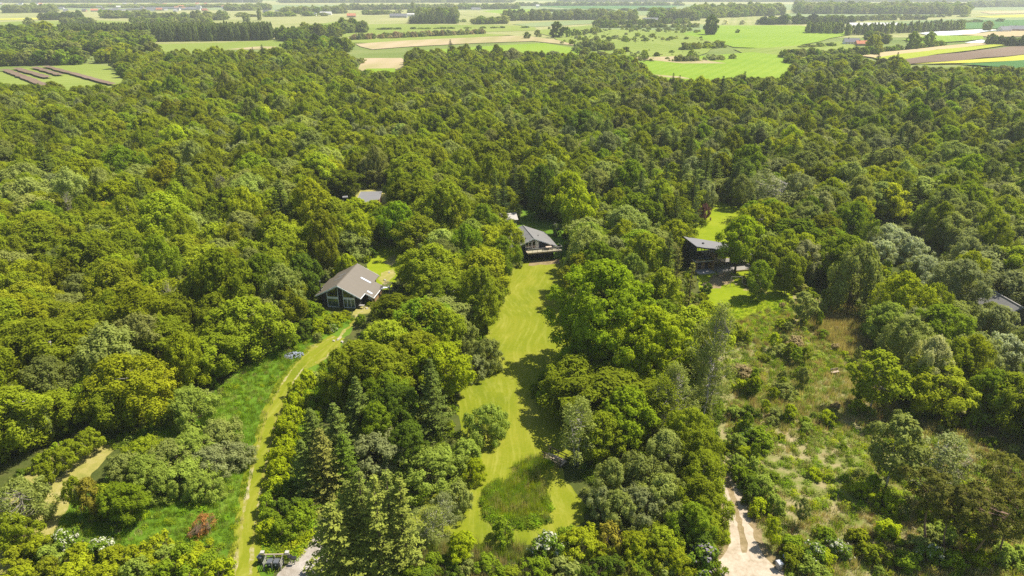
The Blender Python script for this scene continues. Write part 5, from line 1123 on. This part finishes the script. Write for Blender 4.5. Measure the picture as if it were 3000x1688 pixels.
for i_, (kd_, px_, pt_, pb_, wd, tn, lb) in enumerate((
 ('fartree',142,64,122,24,'yellow','big yellow-green tree at the left end of the plantation'),
 ('fartree',88,52,80,20,'sage','round tree in the far left pasture'),
 ('fartree',722,38,63,24,'sage','broad tree behind the right half of the plantation'),
 ('poplar',762,27,61,14,'sage','tall narrow poplar behind the plantation'),
 ('poplar',1210,6,37,14,'sage','tall narrow poplar among the middle pastures'),
 ('fartree',1632,66,111,22,'deep','big dark tree in the middle of the reed pasture'),
 ('fartree',1663,80,110,10,'green','smaller tree at the right of the big dark pasture tree'),
 ('fartree',1544,94,114,10,'green','small round tree left of the big dark pasture tree'),
 ('farbush',1575,88,108,13,'sage','grey bush between the small round tree and big dark tree'),
 ('fartree',1404,133,161,8,'deep','narrow tree alone in the pasture behind the wood'),
 ('farbush',1466,140,158,7,'green','small bush right of the narrow pasture tree'),
 ('fartree',2082,45,103,24,'deep','tall dark tree alone on the bright field'),
 ('farbush',2160,86,98,8,'green','small bush right of the tall dark field tree'),
 ('fartree',2345,175,226,18,'spring','round fresh green tree at the far edge of the wood'),
 ('fartree',2555,105,158,18,'gold','golden tree in front of the farm with red roof'),
 ('fartree',2672,95,146,16,'green','left of the two tall trees by the striped fields'),
 ('fartree',2717,95,140,14,'green','right of the two tall trees by the striped fields'),
 ('fartree',2610,165,205,16,'sage','round grey-green tree below the tan field strip'),
 ('fartree',2890,62,91,22,'sage','tree left of the right-hand farmhouse'),
 ('fartree',2825,20,48,20,'yellow','yellow-green tree before the wood at the right horizon'),
 ('fartree',2780,28,48,18,'sage','tree left of the yellow-green horizon tree'),
 ('fartree',2525,47,63,15,'deep','round dark tree above the pale barn'),
 ('fartree',1745,165,205,14,'green','tall tree rising from the far edge of the wood'),
 ('fartree',1222,140,180,18,'olive','broad olive tree on the far edge of the wood'),
 ('fartree',365,188,228,10,'green','round tree at the right edge of the striped plot'),
 ('fartree',255,70,88,10,'sage','small tree in the pasture above the plantation'))):
    b = P(px_, pb_); dep = b[1] * CP + (CAM_H) * SP; h = (pb_ - pt_) / FPX * dep * 1.0
    plant(kd_, b, h, min(wd, h * 1.1), tn, label=lb, group='lone trees and bushes in the far fields')
for i_, px_ in enumerate((2125, 2173, 2218, 2268, 2310)):
    b = P(px_, 72); plant('farbush', b, 9, 11, 'cream', label=['leftmost', 'second', 'middle', 'fourth', 'rightmost'][i_] + ' of five white blossoming bushes above the bright field', group='white blossoming bushes')

# ------------------------------------------------------------------ far farms and village
WALLS = dict(white=plain('whitewash', (.72, .71, .68), .9), brick=plain('brick_far', (.36, .22, .15), .9), grey=plain('grey_render', (.35, .35, .34), .9))
ROOFS = dict(red=plain('red_tiles', (.50, .19, .10), .9), grey=plain('slate', (.16, .16, .17), .8), pale=plain('pale_sheet', (.55, .53, .50), .8), orange=plain('orange_tiles', (.60, .28, .15), .9))
FARH = []
def far_house(px_, py_, L, W, h, rise, rz_, wall, roof, name='village_house', label=None, win=0, group=None):
    b = P(px_, py_); e = empty(name, (b[0], b[1], .0), rz_); z0 = -.2
    ring = [(-L / 2, -W / 2, z0), (-L / 2, W / 2, z0), (-L / 2, W / 2, h), (-L / 2, 0, h + rise - .15), (-L / 2, -W / 2, h)]
    MB().prism(ring, [(L / 2, p[1], p[2]) for p in ring]).build('wall', WALLS[wall], e)
    for s in (-1, 1):
        q = [(-L / 2 - .4, s * .02, h + rise), (L / 2 + .4, s * .02, h + rise), (L / 2 + .4, s * (W / 2 + .5), h - .2), (-L / 2 - .4, s * (W / 2 + .5), h - .2)]
        MB().slab(q, .2).build('roof', ROOFS[roof], e)
    MB().box(-L * .2 - .35, -L * .2 + .35, -.35, .35, h + rise * .6, h + rise + 1.0).build('chimney', WALLS['brick'], e)
    for k_ in range(win):
        x = -L / 2 + (k_ + .5) * L / win; wo = MB().box(x - .6, x + .6, -W / 2 - .06, -W / 2 - .01, h * .35, h * .8).build('window', M['white'], e)
        MB().box(x - .5, x + .5, -W / 2 - .09, -W / 2 - .062, h * .38, h * .77).build('pane', M['glass'], wo)
    tag(e, label, 'house', group); FARH.append((e, px_, roof, wall)); return e
far_house(2492, 131, 17, 8, 3.2, 4.2, R(-4), 'white', 'grey', 'farmhouse', 'white farmhouse with dark roof beside the golden tree', 5)
far_house(2524, 134, 14, 7, 2.6, 3.2, R(-2), 'brick', 'red', 'farm_annexe', 'red-roofed annexe right of the white farmhouse', 3)
far_house(2535, 82, 62, 14, 4.5, 4, R(2), 'grey', 'pale', 'barn', 'long pale barn beyond the poplar block', 0)
far_house(2612, 80, 22, 12, 4, 3.5, R(2), 'grey', 'pale', 'barn', 'short pale barn right of the long barn', 0)
far_house(2940, 94, 20, 10, 3.5, 5, R(20), 'white', 'grey', 'farmhouse', 'grey-roofed farmhouse at the right edge beyond the plastic field', 3)
far_house(2985, 92, 34, 11, 3.5, 5, R(-5), 'brick', 'grey', 'farm_wing', 'long grey-roofed wing right of the farmhouse at the right edge', 0)
far_house(1168, 52, 40, 13, 4, 5, R(-3), 'grey', 'grey', 'farm_barn', 'grey farm barn left of the white-roofed barn in the middle pastures', 0)
far_house(1210, 48, 30, 12, 5, 2, R(3), 'white', 'pale', 'farm_barn', 'white-roofed barn in the middle pastures', 0)
far_house(1030, 51, 20, 10, 4, 5, R(5), 'brick', 'red', 'farmhouse', 'brick farmhouse with red roof left of the middle barns', 2)
far_house(1395, 30, 30, 12, 4, 4, R(3), 'white', 'grey', 'farmhouse', 'white farmhouse on the tree line at the middle', 0)
far_house(1575, 22, 12, 8, 6, 4, R(10), 'white', 'pale', 'farmhouse', 'small white house far off beyond the tree line', 0)
far_house(1905, 66, 30, 11, 4, 5, R(4), 'brick', 'grey', 'farmhouse', 'brown-roofed farm hidden behind the blossom hedge', 0)
far_house(1240, 20, 14, 9, 4, 4, R(0), 'brick', 'orange', 'farmhouse', 'orange-roofed house behind the tall narrow middle poplar', 0)
random.seed(77)
spots = [(850, 47, 20, 'grey', 'white'), (918, 47, 18, 'grey', 'white'), (955, 44, 30, 'pale', 'white'), (780, 38, 18, 'grey', 'grey'), (815, 39, 14, 'grey', 'white'), (692, 28, 18, 'orange', 'white')]
for i_ in range(46):
    px_ = random.uniform(0, 690); py_ = random.choice([14, 17, 20, 23, 27, 31, 34]) + random.uniform(-1, 1)
    if py_ > 29 and px_ < 160: py_ = 18
    spots.append((px_, py_, random.uniform(11, 20), random.choices(['red', 'orange', 'grey', 'pale'], [4, 3, 3, 1])[0], random.choices(['white', 'brick', 'grey'], [5, 2, 2])[0]))
spots.sort()
words = dict(red='red', orange='orange', grey='grey', pale='pale')
cnt_ = {}
for px_, py_, L_, rf, wl in spots:
    cnt_[(rf, wl)] = cnt_.get((rf, wl), 0) + 1
    far_house(px_, py_, L_, 8, 3.6, 4.6, random.uniform(-.5, .5), wl, rf, label=None, group='houses of the far village')
ORD = lambda n_: f"{n_}{'th' if 10 <= n_ % 100 <= 20 else {1: 'st', 2: 'nd', 3: 'rd'}.get(n_ % 10, 'th')}"
seen = {}
for e, px_, rf, wl in sorted([f for f in FARH if f[0].name.startswith('village_house')], key=lambda f: f[1]):
    seen[(rf, wl)] = seen.get((rf, wl), 0) + 1
    e['label'] = f"{ORD(seen[(rf, wl)])} {words[rf]}-roofed village house with {wl} walls, counting from the left edge"
for i_, (px_, py_, L_) in enumerate(((430, 31, 120), (500, 27, 150), (560, 30, 90), (330, 33, 70))):
    b = P(px_, py_); e = empty('greenhouse', (b[0], b[1], 0), R(3)); MB().box(-L_ / 2, L_ / 2, -15, 15, 0, 4).build('wall', WALLS['grey'], e)
    for k_ in range(5):
        y0 = -15 + k_ * 6; MB().prism([(-L_ / 2, y0, 4.02), (-L_ / 2, y0 + 6, 4.02), (-L_ / 2, y0 + 3, 6)], [(L_ / 2, y0, 4.02), (L_ / 2, y0 + 6, 4.02), (L_ / 2, y0 + 3, 6)]).build('roof', ROOFS['grey'], e)
    tag(e, ['long grey greenhouse in the middle of the village', 'longest grey greenhouse behind the village', 'grey greenhouse at the right end of the village', 'short grey greenhouse left of the others in the village'][i_], 'greenhouse', 'village greenhouses')
b = P(680, 8); e = empty('tower_block', (b[0], b[1], 0)); MB().box(-55, 55, -10, 10, 0, 26).build('wall', ROOFS['grey'], e); MB().box(-56, 56, -10.5, 10.5, 26.05, 28).build('roof', ROOFS['grey'], e); tag(e, 'long dark apartment block on the skyline above the village', 'building')
for k_ in range(4): MB().box(-53, 53, -10.15, -10.02, 4 + k_ * 6, 5.6 + k_ * 6).build('window', M['glass'], e)

# ------------------------------------------------------------------ bins, letter boxes, bench, bridge, stones
def wheelie(px_, py_, rz_, label):
    b = P(px_, py_); e = empty('wheelie_bin', (b[0], b[1], .04), rz_); tag(e, label, 'bin')
    MB().prism([(-.22, -.24, .08), (.22, -.24, .08), (.22, .24, .08), (-.22, .24, .08)], [(-.29, -.34, .98), (.29, -.34, .98), (.29, .34, .98), (-.29, .34, .98)]).build('body', M['bin'], e)
    MB().prism([(-.31, -.38, .985), (.31, -.38, .985), (.31, .38, .985), (-.31, .38, .985)], [(-.27, -.33, 1.08), (.27, -.33, 1.08), (.27, .3, 1.08), (-.27, .3, 1.08)]).build('lid', M['bin_lid'], e)
    MB().tube([(-.26, .42, .95), (.26, .42, .95)], .025, 6).build('handle', M['bin'], e)
    for s in (-1, 1): MB().tube([(s * .25, .27, .1), (s * .31, .27, .1)], .1, 10).build('wheel', M['black'], e)
    MB().box(-.07, .07, -.336, -.318, .66, .76).build('sticker', M['white'], e)
    return e
M['bin'] = plain('bin_plastic', (.03, .033, .036), .45, .5, .1); M['bin_lid'] = plain('bin_lid_plastic', (.10, .105, .11), .4, .5, .1)
wheelie(767, 1648, R(160), 'dark wheelie bin standing outside the rack beside the driveway')
wheelie(794, 1664, R(3), 'left of the two dark wheelie bins in the timber rack')
wheelie(813, 1664, R(-2), 'right of the two dark wheelie bins in the timber rack')
M['bin'] = plain('bin_plastic_grey', (.22, .22, .22), .45, .5, .1); M['bin_lid'] = plain('bin_lid_grey', (.45, .45, .45), .4, .5, .1)
wheelie(2280, 1668, R(15), 'grey wheelie bin at the mouth of the sandy track')
b = P(803, 1662); rk = empty('bin_rack', (b[0], b[1], .04), R(1)); tag(rk, 'weathered timber rack round two wheelie bins by the gravel yard', 'rack')
for sx in (-.95, 0, .95):
    for sy in (-.5, .55): MB().box(sx - .05, sx + .05, sy - .05, sy + .05, 0, 1.15).build('post', M['grey_wood'], rk)
for sx in (-.95, .95):
    for z in (.3, .65, 1.0): MB().box(sx - .03, sx + .03, -.44, .49, z, z + .1).build('rail', M['grey_wood'], rk)
for z in (.35, .75): MB().box(-.89, .89, .61, .65, z, z + .1).build('rail', M['grey_wood'], rk)
MB().box(-1.5, 1.7, .66, .76, 1.1, 1.22).build('crossbeam', M['pale_wood'], rk)
for sx, lb in ((-1.35, 'small grey letter box at the left end of the rack beam'), (1.45, 'grey letter box at the right end of the rack beam')):
    c = empty('letter_box', (b[0] + sx, b[1] + .7, 1.27)); tag(c, lb, 'letter box', 'letter boxes by the bins')
    MB().box(-.2, .2, -.16, .16, 0, .3).build('box', M['steel'], c); MB().box(-.16, .16, -.175, -.162, .2, .23).build('slot', M['black'], c); MB().slab([(-.22, -.19, .33), (.22, -.19, .33), (.22, .19, .36), (-.22, .19, .36)], .03).build('lid', M['felt_l'], c)
for px_, py_, lb in ((852, 1650, 'black letter box on a low post right of the bin rack'), (864, 1654, 'slim dark letter box nearest the gravel yard')):
    bb = P(px_, py_); c = empty('letter_box', (bb[0], bb[1], .03)); tag(c, lb, 'letter box', 'letter boxes by the bins')
    MB().box(-.04, .04, -.04, .04, 0, .8).build('post', M['grey_wood'], c); MB().box(-.24, .24, -.15, .15, .805, 1.1).build('box', M['black'], c); MB().box(-.18, .18, -.162, -.152, 1.0, 1.03).build('slot', M['steel'], c)
M['blue'] = plain('blue_paint', (.10, .20, .42), .5, .4); bb = P(2296, 1652); c = empty('letter_box', (bb[0], bb[1], .03)); tag(c, 'small blue letter box on a post behind the grey bin', 'letter box', 'letter boxes by the bins')
MB().box(-.04, .04, -.04, .04, 0, .95).build('post', M['grey_wood'], c); MB().box(-.2, .2, -.14, .14, .955, 1.28).build('box', M['blue'], c); MB().box(-.15, .15, -.152, -.142, 1.15, 1.18).build('slot', M['black'], c)
bb = P(2445, 1096); c = empty('garden_bench', (bb[0], bb[1], .02), R(18)); tag(c, 'pale timber bench on the grassy patch of the rough meadow', 'bench')
for k_ in range(3): MB().box(-.75, .75, -.25 + k_ * .18, -.1 + k_ * .18, .42, .46).build('seat_slat', M['pale_wood'], c)
for k_ in range(2): MB().box(-.75, .75, .3, .34, .6 + k_ * .18, .74 + k_ * .18).build('back_slat', M['pale_wood'], c)
for s in (-.65, .65):
    MB().box(s - .04, s + .04, -.2, -.12, 0, .42).build('leg', M['grey_wood'], c); MB().box(s - .04, s + .04, .22, .3, 0, .92).build('leg', M['grey_wood'], c)
bb = P(1626, 1352); c = empty('footbridge', (bb[0], bb[1], .03), R(-38)); tag(c, 'small timber footbridge with two railings by the reed pond', 'bridge')
for k_ in range(11): MB().box(-1.54 + k_ * .28, -1.28 + k_ * .28, -.65, .65, .3 + .12 * math.sin(k_ / 10 * math.pi), .36 + .12 * math.sin(k_ / 10 * math.pi)).build('plank', M['pale_wood'], c)
for s in (-.6, .6):
    MB().box(-1.5, 1.5, s - .06, s + .06, .1, .29).build('beam', M['grey_wood'], c)
    for x in (-1.3, 0, 1.3): MB().box(x - .05, x + .05, s * 1.18 - .05, s * 1.18 + .05, 0, 1.35).build('post', M['bark'], c)
    for z in (.85, 1.28): MB().box(-1.7, 1.7, s * 1.18 - .04 + (.09 if s > 0 else -.09), s * 1.18 + .04 + (.09 if s > 0 else -.09), z, z + .09).build('rail', M['bark'], c)
bb = P(862, 1043); M['slate'] = plain('blue_slate', (.22, .245, .29), .7, .3, .3, 6)
random.seed(3); hp = empty('slate_heap', (bb[0], bb[1], .03)); tag(hp, 'heap of blue-grey slate stones left of the driveway', 'stone heap')
for k_ in range(60):
    a, q = random.random() * 6.28, 1.5 * math.sqrt(random.random()); z = max(0, .55 * (1 - q / 1.6)); s = random.uniform(.12, .24)
    st = MB().prism([(-s, -s * .8, 0), (s, -s * .6, 0), (s * .8, s, 0), (-s * .7, s * .8, 0)], [(-s * .8, -s * .6, s * .6), (s * .7, -s * .5, s * .5), (s * .6, s * .7, s * .7), (-s * .5, s * .6, s * .55)]).build('stone', M['slate'], hp, (math.cos(a) * q * 1.2, math.sin(a) * q * .8, z)); st.rotation_euler = (random.uniform(-.4, .4), random.uniform(-.4, .4), random.random() * 6)
M['rock'] = plain('field_stone', (.42, .38, .33), .9, .2, .3, 5)
for k_, (px_, py_) in enumerate(((978,1000),(990,996),(1002,1003),(1112,846),(1118,838),(1075,905),(1110,868),(1140,800),(1128,822))):
    bb = P(px_, py_); s = random.uniform(.25, .45)
    st = MB().prism([(-s, -s * .8, -.05), (s, -s * .6, -.05), (s * .8, s, -.05), (-s * .7, s * .8, -.05)], [(-s * .7, -s * .5, s * .7), (s * .6, -s * .5, s * .6), (s * .5, s * .6, s * .8), (-s * .5, s * .6, s * .65)]).build('garden_stone', M['rock'], None, (bb[0], bb[1], .03), random.random() * 6)
    tag(st, ['leftmost of three pale stones by the garden path', 'middle of three pale stones by the garden path', 'rightmost of three pale stones by the garden path', 'pale stone under the near end of the pergola', 'pale stone under the far end of the pergola', 'pale stone at the front of the terrace', 'pale stone beside the porch side wall', 'pale stone behind the picnic table', 'pale stone between pergola and picnic table'][k_], 'stone', 'garden stones')

# ------------------------------------------------------------------ labels for the remaining plants
LM = [('the gabled house', -35.4, 132), ('the navy deck house', 5, 158), ('the modern house', 49, 150), ('the low dark-roofed house', *P(1085, 590)), ('the reed pond', *P(1505, 1460)), ('the sandy track', *P(2150, 1480)), ('the wheelie bin rack', *P(803, 1662)), ('the slate heap', *P(862, 1043)),
      ('the bench', *P(2445, 1096)), ('the rust dead bush', *P(595, 1562)), ('the ribbed roof', 97.4, 124), ('the lawn bend', *P(1450, 1080)), ('the huge sycamore', *P(1790, 1080)), ('the mown path', *P(200, 1420)), ('the pines', *P(2860, 1590)), ('the far garden lawn', *P(2100, 640)), ('the left edge', -75, 150), ('the right edge', 110, 175), ('the trampoline', *P(2200, 838)), ('the straw grass', *P(2470, 980)), ('the footbridge', *P(1626, 1352))]
buckets = {}
for t in TREES:
    if t['label']: continue
    d = [math.hypot(t['x'] - a, t['y'] - b) for _, a, b in LM]; i = int(np.argmin(d)); dx, dy = t['x'] - LM[i][1], t['y'] - LM[i][2]
    side = ('right of' if dx > 0 else 'left of') if abs(dx) > abs(dy) * .8 else ('behind' if dy > 0 else 'in front of')
    buckets.setdefault((t['t'], t['kind'], i, side), []).append((d[i], t))
for (tn, kd_, i, side), lst in buckets.items():
    lst.sort(key=lambda q: q[0])
    for j, (dd, t) in enumerate(lst):
        base = f"{WORD.get(tn, tn)} {NOUN[kd_]} {side} {LM[i][0]}"
        rank = '' if len(lst) == 1 else (', nearest of its kind' if j == 0 else (', farthest of its kind' if j == len(lst) - 1 else f", {ORD(j + 1)} nearest of its kind"))
        t['o']['label'] = base + rank
        if 'group' not in t['o']: t['o']['group'] = f"{NOUN[kd_]}s of the wood" if kd_ in ('birch', 'maple', 'spruce') else f"{NOUN[kd_]}s among the gardens"

# ------------------------------------------------------------------ the air
hm, hn, ho = new_mat('haze_air'); vp = N(hn, 'ShaderNodeVolumePrincipled')
vp.inputs['Color'].default_value = (.93, .96, 1, 1); vp.inputs['Density'].default_value = HAZE; vp.inputs['Anisotropy'].default_value = .2
hn.links.new(vp.outputs[0], ho.inputs['Volume'])
hz = MB().box(-13900, 13900, -290, 15900, -1.0, 64).build('haze', hm); tag(hz, kind='stuff')
